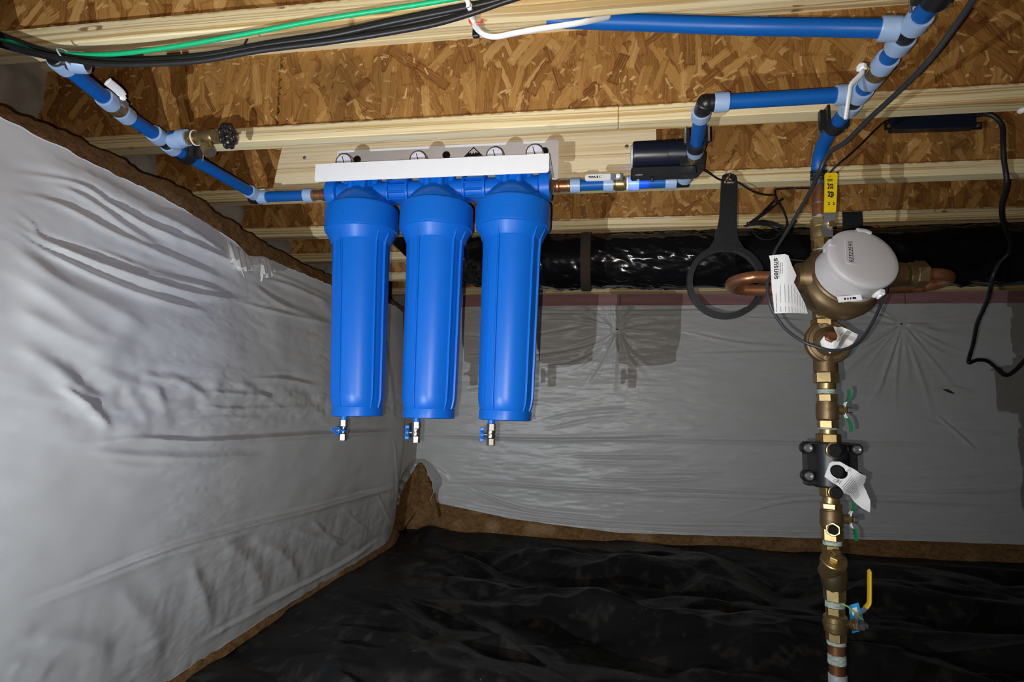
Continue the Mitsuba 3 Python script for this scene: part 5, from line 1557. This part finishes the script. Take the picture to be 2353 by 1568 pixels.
# black power brick behind the second joist, with its cord
t = brick = thing('power_brick', 'long black power supply under the right joist, its cord hanging down', 'power supply')
Yb = 1.775
a0, a1 = at(2050, 298, Yb), at(2244, 292, Yb)
up_top = at(2150, 258, Yb)[2]
R = np.array([unit(a1 - a0), YD, unit(np.cross(unit(a1 - a0), YD))])
ctr = (a0 + a1) / 2 + np.array([0, .012, (up_top - a0[2]) / 2])
part(t, 'case', box(ctr, [np.linalg.norm(a1 - a0), .034, up_top - a0[2]], .004, R), 'navy_black', smooth=25)
for x, y in ((2056, 286), (2240, 286)):
    tp2 = at(x, y, Yb)
    part(t, 'mounting_tab', box(tp2 + [(-.010 if x < 2100 else .010), .01, 0], [.026, .006, .022], .001), 'black_plastic')
    part(t, 'screw', lathe([(.0055, 0), (.0052, .002), (.003, .003)], tp2 + [(-.012 if x < 2100 else .012), .007, 0], FWD, 16), 'brass')
px = [(2236, 268, 1.78), (2262, 262, 1.775), (2285, 268, 1.77), (2303, 290, 1.765), (2305, 330, 1.76), (2307, 370, 1.765), (2313, 410, 1.77), (2310, 440, 1.80), (2302, 470, 1.88), (2303, 500, 1.96), (2312, 530, 2.03), (2322, 560, 2.09), (2318, 582, 2.12), (2300, 600, 2.135), (2288, 620, 2.14), (2280, 640, 2.15), (2272, 680, 2.20), (2258, 715, 2.26), (2245, 745, 2.32), (2236, 790, 2.40), (2226, 826, 2.45), (2228, 834, 2.455), (2245, 828, 2.47), (2268, 830, 2.49), (2288, 845, 2.51), (2303, 860, 2.52), (2318, 862, 2.53), (2338, 846, 2.54), (2362, 820, 2.55), (2400, 790, 2.56)]
part(brick, 'cord', tube([at(x, y, Y) for x, y, Y in px], .0066, 12, 12), 'black_rubber', 'black power cord hanging past the duct, kinked below it', smooth=True)
t = thing('cable_end', 'white plastic cable end at the right edge of the photo under the second joist', 'cable')
scene[t] = mikit.ply(tube([at(2344, 256, 1.40), at(2353, 252, 1.39), at(2400, 236, 1.37)], np.r_[.004, np.full(19, .0066), .0066], 12, 10), 'white_plastic', True)

# filter wrench hanging from its slot
t = thing('filter_wrench', 'black plastic filter wrench hanging by its handle, its ring in front of the duct', 'wrench')
WYY = 1.755
w2 = lambda x, y: at(x, y, WYY)
oW = w2(1667, 645)
to2 = lambda x, y: ((w2(x, y) - oW)[0], (w2(x, y) - oW)[2])
ro = (w2(1757, 645)[0] - w2(1577, 645)[0]) / 2
ri = ro - .0155
cl = 64
circ = lambda r, cx=0, cy=0: Polygon([(cx + r * math.cos(a), cy + r * math.sin(a)) for a in np.linspace(0, 2 * math.pi, cl, endpoint=False)])
ringc = np.array(to2(1667, 648))
hand = Polygon([to2(x, y) for x, y in [(1657, 415), (1660, 404), (1668, 400), (1682, 400), (1691, 405), (1694, 416), (1692, 500), (1692, 530), (1697, 552), (1712, 575), (1735, 596), (1700, 580), (1667, 572), (1634, 580), (1603, 600), (1626, 575), (1641, 552), (1648, 525), (1653, 500)]])
slot = Polygon([to2(x, y) for x, y in [(1664, 419), (1668, 412), (1674, 404), (1680, 411), (1687, 418), (1685, 422), (1666, 423)]])
outer_ = circ(ro, *ringc)
body = hand.union(outer_).difference(circ(ri, *ringc)).difference(slot.buffer(.001))
part(t, 'handle', plate(hand.difference(circ(ri + .004, *ringc)).difference(slot.buffer(.001)), oW + [0, .006, 0], XD, UP, .010), 'black_plastic', smooth=20)
rp_ = [oW + np.array([ringc[0] + (ro - .007) * math.cos(a), 0, ringc[1] + (ro - .007) * math.sin(a)]) for a in np.linspace(0, 2 * math.pi, 97)]
part(t, 'ring', cat(lathe([(ri, -.015), (ro - .004, -.015), (ro, -.011), (ro, .011), (ro - .004, .015), (ri, .015), (ri, -.015)], oW + np.array([ringc[0], 0, ringc[1]]), YD, 72)) if False else
     trimesh.Trimesh(*(lambda m: (m.vertices, m.faces))(plate(outer_.difference(circ(ri, *ringc)), oW + [0, .014, 0], XD, UP, .026)), process=False), 'black_plastic', smooth=30)
edge = [plate(Polygon([to2(*q) for q in pp]), oW + [0, -.004, 0], XD, UP, .0022) for pp in
        ([(1657, 418), (1659.5, 418), (1655.5, 505), (1652.8, 525), (1650, 525), (1653.5, 500)], [(1691.5, 418), (1694, 418), (1692.4, 500), (1693, 530), (1690, 530), (1689.5, 500)])]
part(t, 'edge_rib', edge[0], 'black_plastic', smooth=False)
part(t, 'edge_rib', edge[1], 'black_plastic', smooth=False)
for i in range(8):
    y = 442 + i * 16
    for s in (0, 1):
        if s and y < 520:
            continue
        a_, b_ = (w2(1656, y), w2(1690, y + 34)) if not s else (w2(1690, y), w2(1656, y + 34))
        part(t, 'grip_rib', tube([a_ + [0, -.004, 0], b_ + [0, -.004, 0]], .0011, 6), 'black_rubber')
for a in (.35, 1.5, 2.75, 3.9, 5.2):
    c = oW + np.array([ringc[0] + (ri + .001) * math.cos(a), 0, ringc[1] + (ri + .001) * math.sin(a)])
    R = np.array([[math.cos(a), 0, math.sin(a)], [-math.sin(a), 0, math.cos(a)], [0, 1, 0]])
    part(t, 'lug', box(c, [.006, .022, .024], .001, R), 'black_plastic')
t = thing('hook', 'small brass hook screwed in the joist flange, the filter wrench hangs on it', 'hook')
hp_ = w2(1675, 407)
part(t, 'peg', tube([[hp_[0], JYS[2] + .004, hp_[2]], [hp_[0], WYY - .006, hp_[2]], [hp_[0], WYY - .010, hp_[2] + .008]], .0028, 8), 'brass', smooth=True)
